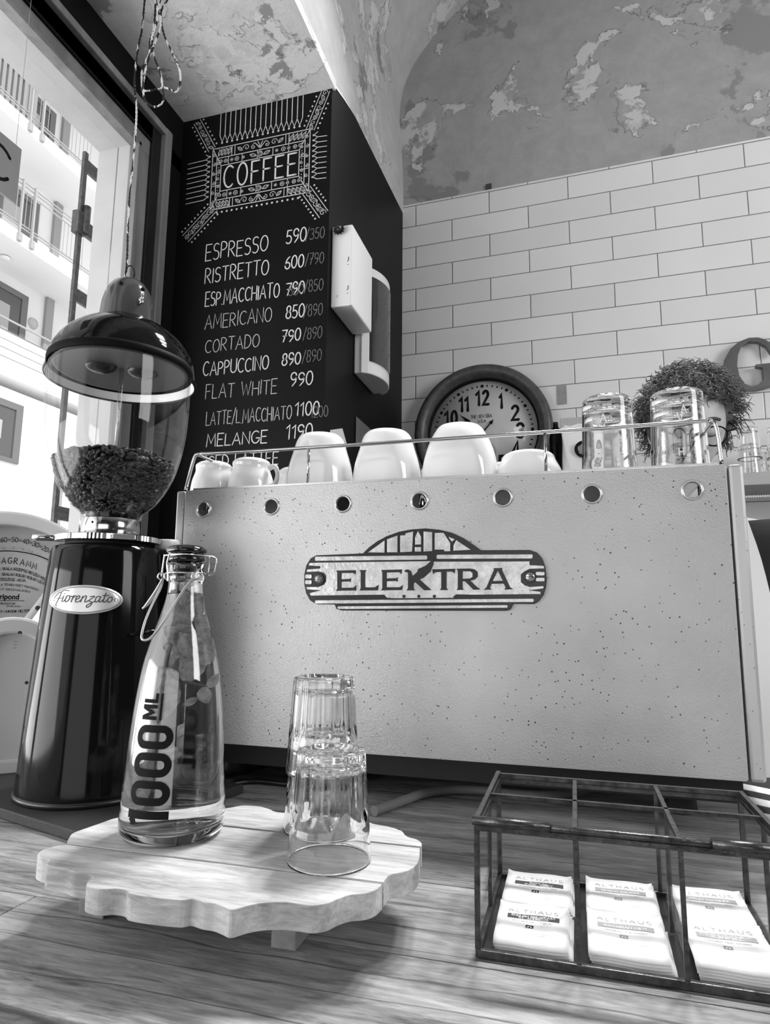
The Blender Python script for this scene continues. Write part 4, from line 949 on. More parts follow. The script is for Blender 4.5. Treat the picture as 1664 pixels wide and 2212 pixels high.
# hopper
hp = [(.0385, .352), (.0392, .358), (.0400, .361), (.048, .368), (.058, .378), (.070, .396), (.0815, .422), (.0895, .455), (.0935, .485), (.0950, .515), (.0950, .545), (.0945, .572)]
hpp = [(p.x, p.y) for p in smooth_path([(a, c, 0) for a, c in hp], 4)]
MB().lathe(hpp+[(max(.002, r-.0022), z) for r, z in reversed(hpp)], 96, close=True).build('hopper', hop_m, gr, weld=True)
MB().lathe([(0, .5815), (.06, .5815), (.090, .580), (.0965, .577), (.0975, .572), (.0970, .5655), (.0955, .5655), (.0955, .5735), (.0, .5755)], 96).build('hopper_lid', mat('smoked_lid', .005, .6, spec=.06), gr)
MB().lathe([(0, .5755), (.0915, .5735), (.0915, .5690), (.088, .5660), (.086, .5665), (.0, .5720)], 72, close=False).build('lid_underside', mat('lid_underside', .07, .35), gr)
for sx_ in (-.028, .028): MB().ball((sx_, 0, .573), .022, 24, 12, (1, .8, .55)).build('lid_grip_recess', mat('grip_recess', .035, .2), gr)
MB().tube([(0, 0, .43), (0, 0, .572)], .003, 10).build('hopper_rod', thin_pane('clear_rod', 3), gr)
# beans: one uncountable fill
def bean_mb():
    q = MB().ball((0, 0, 0), 1, 10, 7, (1.0, .72, .5))
    def f(x, y, z):
        if z < 0: z *= .5
        if z > .25: z -= .16*math.exp(-(y/.13)**2)
        return (x, y, z)
    return q.fn(f)
bean = bean_mb(); bq = MB(); rs = random.Random(5)
def hin(z):
    for (r0, z0), (r1, z1) in zip(hpp, hpp[1:]):
        if z0 <= z <= z1: return r0+(r1-r0)*(z-z0)/(z1-z0)-.0024
    return .03
def addbean(x, y, z, s):
    M = Matrix.Translation((x, y, z)) @ Matrix.Rotation(rs.uniform(0, 6.28), 4, 'Z') @ Matrix.Rotation(rs.uniform(0, 6.28), 4, 'X') @ Matrix.Rotation(rs.uniform(-.7, .7), 4, 'Y') @ Matrix.Scale(s, 4)
    bq.add([M @ Vector(v) for v in bean.v], bean.f, True)
for k in range(1900):      # shell against the glass
    z = .358+(.432-.358)*rs.random()**.75; a = rs.uniform(0, 2*pi); r_ = hin(z)-.0058-rs.random()*.002
    if r_ > .004: addbean(r_*cos(a), r_*sin(a), z, rs.uniform(.0054, .0066))
for k in range(620):       # top surface
    a = rs.uniform(0, 2*pi); r_ = (hin(.43)-.008)*sqrt(rs.random()); addbean(r_*cos(a), r_*sin(a), .432+.013*(1-(r_/.085)**2)+rs.uniform(-.003, .003), rs.uniform(.0054, .0066))
o = bq.build('coffee_beans', mat('dark_roast', .022, .38, noise=(110, .02)), None); o.location = gr.location; o.rotation_euler = gr.rotation_euler
tag(o, 'dark roasted coffee beans filling the lower half of the clear hopper', 'coffee beans'); o['kind'] = 'stuff'
MB().lathe([(0, .3585)]+[(hin(z)-.0095, z) for z in (.362, .37, .38, .39, .40, .41, .42, .428)]+[(0, .438)], 32).build('bean_core', mat('bean_core', .008, .9), o)
# dosing unit behind the grinder body
q = MB().box(.040, .090, -.03, .02, .14, .314); q.build('dosing_housing', black_gloss, gr, bevel=.008)
MB().lathe([(0, 0), (.016, 0), (.016, .012), (.015, .014), (0, .014)], 24, (.0757, -.0047, .3145)).build('white_cap', white_plast, gr)
MB().tube([(.03, -.075, .20), (.06, -.06, .204), (.085, -.04, .206)], .0025, 8).build('dosing_lever', black_gloss, gr)
# ---------------------------------------------------------------- pendant lamp
pl = thing('pendant_lamp', 'black enamel dome pendant lamp hanging by the window on a twisted two tone cord', 'pendant lamp', (-.857, 1.05, .694))
rim = .141
outp = [(rim, 0), (rim+.002, .003), (rim*.985, .022), (.133, .050), (.116, .080), (.092, .103), (.067, .118), (.052, .124)]
outp = [(p.x, p.y) for p in smooth_path([(a, c, 0) for a, c in outp], 5)]
MB().lathe(outp, 72).build('shade', black_gloss, pl)
MB().lathe([(r-.0025, z-.0005) for r, z in outp]+[(.02, .120)], 72).build('shade_lining', mat('white_enamel', .8, .25, coat=.3), pl)
MB().tube([(rim*cos(2*pi*i/72), rim*sin(2*pi*i/72), .001) for i in range(72)], .0022, 8, closed=True).build('rolled_rim', black_gloss, pl)
cap = [(.0525, .121), (.0540, .122), (.0530, .126), (.0515, .142), (.049, .166), (.043, .189), (.032, .207), (.018, .217), (.006, .220), (0, .2202)]
MB().lathe([(p.x, p.y) for p in smooth_path([(a, c, 0) for a, c in cap], 4)], 64).build('cap', mat('worn_enamel_cap', .05, .16, coat=.3), pl)
MB().tube([(.0535*cos(2*pi*i/64), .0535*sin(2*pi*i/64), .123) for i in range(64)], .002, 8, closed=True).build('cap_ring', black_gloss, pl)
dirc = atan2(-1.05, .862)
for da, z in ((-.35, .189), (.62, .187)):
    a = dirc+da; r_ = .0445; MB().ball((r_*cos(a), r_*sin(a), z), .0042, 12, 8).build('vent_hole', ink, pl)
a = dirc+.42; q = MB().tube([(.050*cos(a), .050*sin(a), .150), (.060*cos(a), .060*sin(a), .150)], .0022, 8); q.ball((.062*cos(a), .062*sin(a), .150), .0042)
q.ball((.061*cos(a+.02), .061*sin(a+.02), .162), .0065, 10, 8, (.5, .5, 1.3)).ball((.061*cos(a-.06), .061*sin(a-.06), .155), .004, 10, 8, (.6, .6, 1.2)); q.build('wing_nut', chrome, pl)
vr2 = Vector((-sin(dirc), cos(dirc), 0))
MB().tube([vr2*(.0085*cos(2*pi*i/24))+Vector((0, 0, .234+.0165*sin(2*pi*i/24))) for i in range(24)], .0012, 8, closed=True).build('hanging_ring', black_gloss, pl)
MB().lathe([(0, .01), (.018, .012), (.027, .028), (.026, .045), (.016, .06), (.014, .10), (0, .1)], 32).build('light_bulb', bulb_m, pl)
def cord_m():
    m = bpy.data.materials.new('two_tone_cord'); m.use_nodes = True; N, L, b_ = N_(m); b_.inputs['Roughness'].default_value = .8
    tc = N.new('ShaderNodeTexCoord'); mp = N.new('ShaderNodeMapping'); mp.inputs['Scale'].default_value = (150, 150, 55); L.new(tc.outputs['Object'], mp.inputs[0])
    v = N.new('ShaderNodeTexVoronoi'); v.inputs['Scale'].default_value = 1; L.new(mp.outputs[0], v.inputs[0])
    s_ = N.new('ShaderNodeSeparateColor'); L.new(v.outputs['Color'], s_.inputs[0])
    g_ = N.new('ShaderNodeMath'); g_.operation = 'GREATER_THAN'; g_.inputs[1].default_value = .62; L.new(s_.outputs[0], g_.inputs[0])
    r = N.new('ShaderNodeMapRange'); r.inputs[3].default_value = .008; r.inputs[4].default_value = .62; L.new(g_.outputs[0], r.inputs[0]); L.new(r.outputs[0], b_.inputs['Base Color']); return m
cm = cord_m()
def cord(pts, Y):
    P = smooth_path([(x, Y+.004*sin(i*1.7), z) for i, (x, z) in enumerate(pts)], 10); q = MB()
    P = [p-pl.location for p in P]
    for ph in (0, pi):
        o = []; t = 0
        for i, p in enumerate(P):
            t += (P[i]-P[i-1]).length*320 if i else 0
            o.append(p+Vector((cos(t+ph)*.0011, sin(t+ph)*.0011, 0)))
        q.tube(o, .0016, 6)
    return q
cmain = [(-0.867,0.922),(-0.87,0.961),(-0.869,1.023),(-0.869,1.097),(-0.871,1.205),(-0.873,1.305),(-0.879,1.374),(-0.877,1.453),(-0.875,1.51),(-0.872,1.58),(-.862,1.66),(-.855,1.733)]
cord(cmain, 1.05).build('cord', cm, pl)
cord([(-.84,1.73),(-0.824,1.62),(-0.825,1.51),(-0.832,1.466),(-0.836,1.445),(-0.825,1.407),(-0.809,1.375),(-0.8,1.34),(-0.8,1.307),(-0.817,1.295),(-0.837,1.308),(-0.848,1.335),(-0.853,1.37),(-0.842,1.412),(-0.83,1.431),(-0.825,1.464),(-0.819,1.497),(-0.83,1.558),(-.838,1.66),(-.842,1.732)], 1.04).build('cord_loop', cm, pl)
cord([(-.835,1.732),(-.818,1.64),(-0.819,1.575),(-0.831,1.543),(-0.825,1.495),(-0.801,1.442),(-0.778,1.397),(-0.771,1.362),(-0.783,1.342),(-0.812,1.357),(-0.841,1.353),(-0.867,1.362),(-0.873,1.381),(-0.871,1.415),(-0.853,1.445),(-0.858,1.481),(-0.852,1.526),(-0.848,1.584),(-.846,1.66),(-.846,1.732)], 1.06).build('cord_loop', cm, pl)
# ---------------------------------------------------------------- counter scale
sc_ = thing('counter_scale', 'old white enamel shop scale with a curved dial, behind the coffee grinder', 'scale', (-.834, .793, 0), R(43.7))
se = mat('chipped_white_enamel', .66, .22, coat=.3, spots=(30, .22, .05)); dialm = mat('dial_white', .60, .35)
def fan(Rr, cz_, hw, taper_z, n=24):
    a0 = math.acos(min(1, hw/Rr)); o = [(Rr*cos(a0+(pi-2*a0)*i/n)-.005, cz_+Rr*sin(a0+(pi-2*a0)*i/n)) for i in range(n+1)]
    return [(taper_z[0]-.005, taper_z[1])]+o+[(-taper_z[0]-.005, taper_z[1])]
XZp = lambda y0: (lambda x, z, d: (x, y0+d, z))
out_ = fan(.168, .231, .118, (.022, .185)); inn_ = fan(.146, .231, .100, (.020, .205))
prism(out_, [inn_], depth=.05, bevel=.004).fn(XZp(.05)).build('head_housing', se, sc_)
prism(fan(.150, .231, .104, (.018, .2)), depth=.006).fn(XZp(.085)).build('dial', dialm, sc_)
prism(fan(.160, .231, .112, (.020, .19)), depth=.04).fn(XZp(.091)).build('head_back', mat('scale_back', .03, .5), sc_)
prism(fan(.147, .231, .101, (.020, .206)), depth=.0012).fn(XZp(.056)).build('dial_glass', thin_pane('dial_glass_m', .6), sc_)
fd = lambda u, v: (u, .0845, v)
q = MB(); ribbon(q, arc(.001, .202, .135, .135, 40, 140, 30), .0016, fd, cap=False); q.build('dial_line', ink, sc_)
q = MB()
for i, n_ in enumerate(('60', '50', '40', '30', '20', '10', '0')):
    a = 90-(-.011+.016*i-.003)/.0935*57.3*1.0; Rr = .0935; cx_, cy_ = .003, .2625
    for t_x, h_ in ((n_, .0075),):
        ca, sa = cos(R(a)), sin(R(a)); 
        f = lambda u, v, ca=ca, sa=sa: (cx_+(Rr+v)*ca+u*sa, .0845, cy_+(Rr+v)*sa-u*ca)
        w_ = .009*(len(t_x)/2); letters(q, t_x, -w_/2, -.0037, h_, w_, f, .0010)
        ribbon(q, [(0, -.012), (0, -.016)], .0004, f)
        a2 = a-4.9; ca, sa = cos(R(a2)), sin(R(a2)); f2 = lambda u, v, ca=ca, sa=sa: (cx_+(Rr+v)*ca+u*sa, .0845, cy_+(Rr+v)*sa-u*ca)
        for dv in (.0008, -.0012): ribbon(q, [(-.002, dv), (.002, dv)], .0008, f2)
for i in range(44):
    a = R(90+30-i*1.9); ribbon(q, [(.003+.0785*cos(a), .2625+.0785*sin(a)), (.003+(.080 if i % 5 else .0825)*cos(a), .2625+(.080 if i % 5 else .0825)*sin(a))], .0003, fd, cap=False)
q.build('dial_numbers', ink, sc_)
q = MB()
for i, ch in enumerate('DEKAGRAMM'):
    u = .001+(i-4)*.0088; z = .3165-.0035*((i-4)/4)**2*2.2; sl = -.11*(i-4)/4*1.4
    f = lambda a, c, u=u, z=z, sl=sl: (u+a+c*-sl, .0845, z+c+a*sl)
    letters(q, ch, -.003, 0, .0095, 0 if ch != 'M' else .0062, f, .0011)
def arcword(t, u0, u1, z0, h, bend, wd):
    f = lambda a, c: (a, .0845, z0+c-bend*((a-.001)/.04)**2)
    letters(q, t, u0, 0, h, u1-u0, f, wd)
arcword('A MUTATONAK A SKALA KOZEPSO RESZEN KELL', -.05, .058, .3055, .0045, .009, .0007)
arcword('SERPENYON ES A SKALAN KULON KULON LEVO', -.05, .056, .2965, .0045, .008, .0007)
arcword('SULY OSSZEGE ADJA', -.025, .026, .288, .0045, .003, .0007)
arcword('MERES ELOTT A TENGELYEKET PONTOSAN', -.038, .046, .2800, .0035, .006, .0005)
arcword('A SZERINT HASZNALANDO', -.028, .034, .2725, .0032, .005, .0005)
arcword('MERLEGGYAR', -.012, .014, .2495, .003, 0, .0005)
arcword('GYARI SZAM', .002, .022, .2455, .0025, 0, .0004)
arcword('VIZSZINTBE ALLITVA MUKODIK HELYESEN', -.045, .040, .2365, .0038, -.002, .0006)
q.build('dial_text', ink, sc_)
q = text('metripond', .0125, align='LEFT', offset=.0003, sx=.85); q.fn(lambda x, y, z: (x-.026, .0845, y+.2580)); q.box(-.026, .027, .0843, .0846, .2553, .2562); q.build('dial_logo', ink, sc_)
# rounded front cover
def arch(cx_, hw, top_, z0=0.001, n=20, flat=.0): return [(cx_-hw, z0)]+[(cx_+hw*cos(pi-pi*i/n), top_-hw*.8+hw*.8*sin(pi-pi*i/n)) for i in range(n+1)]+[(cx_+hw, z0)]
prism(arch(.018, .062, .231), [arch(.020, .041, .207, .03)], depth=.03, bevel=.004).fn(XZp(-.045)).build('front_cover', se, sc_)
prism(arch(.020, .044, .210, .02), depth=.01, bevel=.001).fn(XZp(-.033)).build('cover_recess', se, sc_)
prism(rrect(.018, .052, .182, .199, .001), depth=.0006).fn(XZp(-.0338)).build('sticker', mat('sticker', .62, .6), sc_)
q = MB(); 
for z in (.195, .1905, .186): ribbon(q, [(.021, z), (.025, z)], .0008, lambda u, v: (u, -.0341, v))
q.build('sticker_marks', ink_grey, sc_)
MB().box(-.10, .085, -.03, .12, .0005, .05).build('base', se, sc_, bevel=.006)
MB().box(-.025, .018, .06, .09, .05, .21).build('neck_column', se, sc_, bevel=.004)
MB().tube(smooth_path([(-.030, -.05, .004), (-.028, -.055, .05), (-.034, -.055, .072), (-.05, -.05, .078), (-.07, -.04, .078), (-.08, -.035, .06)], 5), .003, 8).build('wire_handle', steel, sc_)
MB().lathe([(0, .21), (.09, .215), (.10, .225), (.102, .224), (.09, .212), (0, .207)], 40, (-.07, .2, .0)).build('weighing_pan', steel, sc_)
MB().box(-.09, -.05, .10, .22, .02, .05).tube([(-.07, .2, .03), (-.07, .2, .208)], .008, 12).build('pan_support', se, sc_)

# ---------------------------------------------------------------- chalk menu on the pillar
cmn = thing('chalk_menu', 'white chalk coffee price list and ornament drawn on the black pillar', 'menu', (-.85, 1.548, .6))
def chm(q, name, m=chalk): 
    o = q.build(name, m, cmn); o.location = (.85, -1.548, -.6); return o
fb = lambda u, v: (u, 1.5488, v)
CW = .0031
for t, x, z, hh, ww_, dim in (('ESPRESSO', -1.005, 1.2545, .049, .200, 0), ('RISTRETTO', -1.003, 1.183, .046, .203, 0), ('ESP.MACCHIATO', -.998, 1.110, .042, .234, 0), ('AMERICANO', -.995, 1.040, .042, .210, 1), ('CORTADO', -.990, .969, .038, .170, 1), ('CAPPUCCINO', -.993, .900, .039, .204, 0), ('FLAT WHITE', -.981, .830, .041, .220, 1), ('LATTE/L.MACCHIATO', -.975, .753, .038, .260, 1), ('MELANGE', -.970, .692, .034, .185, 0), ('ICED LATTEE', -.970, .630, .036, .220, 0)):
    q = MB(); letters(q, t, x, z, hh, ww_, fb, CW*(.8 if dim else 1), slant=.03, jit=.035, slope=.0); chm(q, 'menu_line', mat('chalk_worn', .42, .95, noise=(260, .2)) if dim else chalk)
for t, x, z, hh, ww_ in (('590', -.748, 1.266, .041, .060), ('600', -.749, 1.190, .036, .056), ('790', -.743, 1.111, .036, .054), ('850', -.741, 1.041, .037, .054), ('790', -.751, .974, .034, .055), ('890', -.748, .906, .034, .054), ('990', -.721, .845, .037, .064), ('1100', -.705, .760, .037, .069), ('1190', -.729, .698, .037, .075)):
    q = MB(); letters(q, t, x, z, hh, ww_, fb, CW*1.15, slant=.05, jit=.03); chm(q, 'price')
q = None
for t, z in (('/350', 1.268), ('/790', 1.192), ('/850', 1.112), ('/890', 1.040), ('/890', .974), ('/890', .909)): q = MB(); letters(q, t, -.688, z, .033, .055, fb, .0022, slant=.05, jit=.03); chm(q, 'old_price', chalk_dim)
q = MB(); letters(q, '1200', -.66, .752, .03, .05, fb, .002); chm(q, 'old_price', chalk_dim); q = MB(); letters(q, '800', -.735, 1.108, .03, .045, fb, .002)
chm(q, 'old_price', chalk_dim)
q = MB(); letters(q, 'COFFEE', -.957, 1.477, .070, .232, fb, .0052, jit=.02, gap=.26); chm(q, 'heading')
q = MB(); LW = .0026
def rect(x0, x1, z0, z1): ribbon(q, [(x0, z0), (x1, z0), (x1, z1), (x0, z1)], LW, fb, closed=True)
rect(-.999, -.684, 1.414, 1.6135); rect(-.984, -.699, 1.443, 1.580); rect(-.969, -.716, 1.470, 1.5535)
for a, c in (((-.999, 1.6135), (-.969, 1.5535)), ((-.684, 1.6135), (-.716, 1.5535)), ((-.999, 1.414), (-.969, 1.470)), ((-.684, 1.414), (-.716, 1.470))): ribbon(q, [a, c], LW, fb)
for x in (-.945, -.90, -.85, -.80, -.75): 
    for z0, z1 in ((1.5535, 1.580), (1.443, 1.470)): ribbon(q, [(x, z0), (x, z1)], LW*.8, fb)
for x in (-.935, -.925, -.76, -.75):
    for z0, z1 in ((1.580, 1.6135), (1.414, 1.443)): ribbon(q, [(x, z0), (x, z1)], LW*.8, fb)
for z in (1.49, 1.53): 
    for x0, x1 in ((-.999, -.969), (-.716, -.684)): ribbon(q, [(x0, z), (x1, z)], LW*.8, fb)
chm(q, 'frame_lines', mat('chalk_line', .55, .95))
q = MB(); OW = .0019
def swirl(cx_, cz_, r_, s=1, a0=0): ribbon(q, [(cx_+s*r_*(1-i/16)*cos(R(a0+i*32)), cz_+r_*(1-i/16)*sin(R(a0+i*32))) for i in range(15)], OW, fb)
def leafy(cx_, cz_, l_, ang): 
    ca, sa = cos(R(ang)), sin(R(ang)); pts = [(l_*(t-.5), l_*.22*sin(pi*t)) for t in [i/8 for i in range(9)]]+[(l_*(.5-t), -l_*.22*sin(pi*t)) for t in [i/8 for i in range(1, 8)]]
    ribbon(q, [(cx_+a*ca-c*sa, cz_+a*sa+c*ca) for a, c in pts], OW, fb, closed=True); ribbon(q, [(cx_-l_*.35*ca, cz_-l_*.35*sa), (cx_+l_*.35*ca, cz_+l_*.35*sa)], OW*.6, fb)
def ring(cx_, cz_, r_): ribbon(q, circ(cx_, cz_, r_, 12), OW, fb, closed=True); disc(q, (cx_, cz_), r_*.4, fb, 8)
def star(cx_, cz_, r_): 
    for k in range(4): ribbon(q, [(cx_-r_*cos(k*pi/4), cz_-r_*sin(k*pi/4)), (cx_+r_*cos(k*pi/4), cz_+r_*sin(k*pi/4))], OW*.8, fb)
for zc, zc2, fl in ((1.597, 1.567, 1), (1.428, 1.4565, -1)):
    for i in range(4): leafy(-.975+i*.011, zc, .022, 65*fl); leafy(-.742+i*.013, zc, .022, 60*fl); disc(q, (-.978+i*.012, zc+.011*fl), .0018, fb, 8); disc(q, (-.736+i*.013, zc+.011*fl), .0018, fb, 8)
    for s_ in (1, -1):
        cx0 = -.842; swirl(cx0+s_*.045, zc, .011, s_, 0); swirl(cx0+s_*.022, zc-.003, .008, -s_, 90); leafy(cx0+s_*.066, zc, .02, 40*s_)
        ribbon(q, [(cx0+s_*x, zc+fl*z) for x, z in ((0, -.013), (.006, -.004), (.016, .008), (.022, .009))], OW*1.3, fb); ribbon(q, [(cx0+s_*x, zc+fl*z) for x, z in ((.001, -.012), (.003, .002), (.008, .012))], OW*1.3, fb)
        ring(cx0+s_*.075, zc2, .0062); ring(cx0+s_*.112, zc2, .0055); star(cx0+s_*.092, zc2, .0055); leafy(cx0+s_*.022, zc2, .022, 20*s_); star(cx0+s_*.054, zc2, .005); swirl(cx0+s_*.128, zc2, .007, s_)
    star(-.842, zc2, .008); ring(-.842, zc2, .0085)
for xc, xc2 in ((-.992, -.977), (-.692, -.708)):
    for i in range(6): swirl(xc, 1.437+i*.031, .006, 1 if i % 2 else -1, 90)
    for i in range(5): swirl(xc2, 1.462+i*.025, .0055, -1 if i % 2 else 1, 90); disc(q, (xc2, 1.474+i*.025), .0017, fb, 8)
def band(p0, p1, w_, n):
    a = Vector(p0); c = Vector(p1); d = (c-a); nn = Vector((-d.y, d.x)).normalized()*w_/2
    for s_ in (1, -1): ribbon(q, [tuple(a+nn*s_), tuple(c+nn*s_)], OW*1.3, fb)
    ang = math.degrees(atan2(d.y, d.x))
    for i in range(n):
        p = a+d*((i+.5)/n)
        (leafy(p.x, p.y, w_*.8, ang+40) if i % 3 == 0 else swirl(p.x, p.y, w_*.36, 1 if i % 2 else -1, i*50) if i % 3 == 1 else ring(p.x, p.y, w_*.22))
        for s_ in (1, -1): 
            r_ = p+nn*s_*1.75
            if r_.x > -1.09 and r_.x < -.628 and r_.y < 1.727: disc(q, tuple(r_), .0030, fb, 10)
band((-.684, 1.612), (-.638, 1.727), .026, 8); band((-1.003, 1.614), (-1.060, 1.72), .024, 7)
band((-.985, 1.420), (-1.077, 1.336), .030, 9); band((-.692, 1.424), (-.636, 1.338), .030, 8)
for i in range(18):
    x = -.975+i*.0162; 
    if -.98 < x < -.70: disc(q, (x, 1.402), .0034, fb, 10)
chm(q, 'ornament', mat('chalk_ornament', .5, .95, noise=(300, .15)))
q = MB()
for i in range(17):
    x = -.978+i*.0168; zb = 1.632; 
    if i < 16: ribbon(q, [(x, 1.7285), (x, 1.655), (x+.0084, zb), (x+.0168, 1.655)], .0026, fb); disc(q, (x+.0084, zb-.003), .0034, fb, 8)
    if i == 16: ribbon(q, [(x, 1.7285), (x, 1.655)], .0026, fb)
for xa, xb in ((-1.006, -1.083), (-.676, -.632)):
    s_ = 1 if xb > xa else -1
    for i in range(9):
        z = 1.452+i*.0165; ribbon(q, [(xa+s_*.004, z+.007), (xa+s_*.016, z-.001), (xb, z-.003)], .0022, fb); ribbon(q, [(xa+s_*.004, z+.007), (xa+s_*.016, z+.0155)], .0022, fb); disc(q, (xa+s_*.003, z+.007), .0032, fb, 8)
chm(q, 'fringe')

# ---------------------------------------------------------------- things on the pillar side
bx2 = thing('switch_box', 'white rectangular metal box fixed to the side of the black pillar', 'electrical box', (-.619, 1.572, 1.07))
MB().box(0, .061, 0, .188, 0, .24).build('box_body', mat('box_enamel', .74, .28), bx2, bevel=.004)
q = MB()
for z in (.13, .045): ribbon(q, [(.048, z), (.051, z+.003), (.051, z+.012)], .0022, lambda u, v: (u, -.0004, v)); ribbon(q, [(.047, z-.01), (.052, z-.01)], .0012, lambda u, v: (u, -.0004, v))
q.build('printed_marks', ink, bx2)
MB().lathe([(0, 0), (.004, 0), (.004, .0006), (0, .0008)], 12).fn(lambda x, y, z: (x+.02, -z, y+.03)).build('screw_cover', white_plast, bx2)
rz = MB()
for k in range(11):
    a = k*2*pi/11; leaf(rz, (0, 0, 0), (cos(a), -.5, sin(a)), (0, -1, 0), .018, .011, .3)
rz.ball((0, -.006, 0), .009)
rz = rz.build('rosette', mat('black_ribbon', .012, .4)); rz.location = (-.594, 1.566, 1.292); tag(rz, 'small black rosette on the top corner of the white switch box', 'rosette')
dv = thing('wall_terminal', 'white device with a bulging dark glass front on the pillar side, behind the switch box', 'wall device', (-.619, 1.772, .955))
def dsec(z, s=0.0): return 0
q = MB().box(0, .026, .005, .205, 0, .335); q.build('mount', mat('device_plastic', .70, .3), dv, bevel=.004)
def bulge(mb, y0, y1, z0, z1, x0, depth, n=18, m_=10):
    o = len(mb.v)
    for i in range(n+1):
        for j in range(m_+1):
            t = i/n; u = j/m_; mb.v.append((x0+depth*(sin(pi*min(1, max(0, t)))**.6)*(1-.25*u*0), y0+(y1-y0)*t, z0+(z1-z0)*u+.0*t))
    for i in range(n):
        for j in range(m_): a = o+i*(m_+1)+j; mb.f.append((a, a+m_+1, a+m_+2, a+1)); mb.sm.append(True)
prof2 = [(.026, .0)]+[(.026+.050*sin(pi*t)**.55 if 0 < t < 1 else .026, .215*t) for t in [i/20 for i in range(1, 20)]]+[(.026, .215)]
prism(prof2, depth=.345, bevel=.003).fn(lambda x, y, z: (x, y, z-.002)).build('bezel', mat('device_plastic', .70, .3), dv)
prof3 = [(.028, .022)]+[(.0265+.0525*sin(pi*t)**.55, .215*t) for t in [.06+i*.04 for i in range(0, 23)]]+[(.028, .205)]
q = prism(prof3, depth=.275).fn(lambda x, y, z: (x, y, z+.038)); q.build('glass_front', mat('dark_glass_front', .03, .04, coat=.5), dv)
pp = thing('paper_note', 'torn paper note taped low on the pillar side near the corner', 'paper note', (-.617, 1.60, .68))
q = MB().add([(0, -.015, .045), (0, .08, .076), (0, .12, .04), (0, .05, -.05), (0, -.01, -.04)], [(0, 1, 2, 3, 4)]); q.add([(.0006, y, z) for _, y, z in q.v[:5]], [(4, 3, 2, 1, 0)]); q.build('note', mat('note_paper', .55, .8), pp)
p2_ = MB().box(-.0008, 0, 0, .20, 0, .085).build('tape_patch', mat('tape_film', .14, .25)); p2_.location = (-.6165, 1.80, .742); tag(p2_, 'grey translucent tape patch on the pillar side, right of the paper note', 'tape')

# ---------------------------------------------------------------- wall clock
ck = thing('wall_clock', 'large round wall clock with a thick dark rim and bold numerals on the tiled wall', 'clock', (-.303, 2.343, .897), R(-1.8))
cy = lambda x, z, d: (x, -d, z)
def ring_l(prof_, n=96): return MB().lathe(prof_, n).fn(lambda x, y, z: (x, -z, y))
ring_l([(.205, .0), (.253, .0), (.254, .03), (.250, .052), (.238, .060), (.222, .056), (.210, .044), (.205, .030)]).build('rim', mat('worn_zinc_rim', .085, .45, .3, noise=(40, .03)), ck)
ring_l([(.205, .030), (.2, .030), (.199, .020), (.199, .012)]).build('inner_bezel', ink, ck)
ring_l([(0, .012), (.205, .012), (.205, .0)]).build('face', mat('aged_face', .58, .5, noise=(7, .05)), ck)
fc = lambda u, v: (u, -.0126, v)
NUM = [('12', 90), ('1', 60), ('2', 30), ('3', 0), ('4', -30), ('5', -60), ('6', -90), ('7', -120), ('8', -150), ('9', 180), ('10', 150), ('11', 120)]
for t, a in NUM:
    q = MB(); w_ = {'1': .017, '11': .042, '12': .054, '10': .054}.get(t, .033)
    cx_, cz_ = .138*cos(R(a)), .138*sin(R(a))*.98
    letters(q, t, cx_-w_/2+.005, cz_-.027, .052, w_-.010, fc, .0105, gap=.34); q.build('numeral', ink, ck)
q = MB()
for i in range(60):
    a = 2*pi*i/60
    if i % 5 == 0: disc(q, (.180*cos(a), .180*sin(a)), .0062, fc, 14)
    else: ribbon(q, [(.176*cos(a), .176*sin(a)), (.184*cos(a), .184*sin(a))], .0045, fc, cap=False)
q.build('minute_marks', ink, ck)
q = MB(); letters(q, 'THE NEW ERA', -.044, .058, .012, .078, fc, .0022); letters(q, 'U.S.A', -.018, .040, .011, .03, fc, .0022)
ribbon(q, circ(0, -.075, .046, 40), .0012, fc, closed=True)
for i in range(12): ribbon(q, [(.038*cos(i*pi/6), -.075+.038*sin(i*pi/6)), (.043*cos(i*pi/6), -.075+.043*sin(i*pi/6))], .001, fc)
ribbon(q, [(0, -.075), (.002, -.042)], .0015, fc); q.build('face_print', mat('face_print_ink', .06, .6), ck)
fh = lambda u, v: (u, -.018, v)
def hand(tip, dia, nm):
    t = Vector(tip); L_ = t.length; d = t/L_; n_ = Vector((-d.y, d.x)); q = MB()
    pl__ = [n_*.003, d*dia*.9+n_*.002, d*dia+n_*.0075, d*L_, d*dia-n_*.0075, d*dia*.9-n_*.002, -n_*.003]
    q = prism([tuple(p) for p in pl__], depth=.001).fn(lambda x, z, dd: (x, -.018-dd, z)); q.build(nm, ink, ck)
hand((-.085, .075), .068, 'minute_hand'); hand((.041, .046), .046, 'hour_hand')
ring_l([(.0, .021), (.006, .020), (.007, .012)], 20).build('hub', chrome, ck)
ring_l([(0, .034), (.204, .034), (.204, .0335)], 48).build('clock_glass', thin_pane('clock_glass_m', .5), ck)

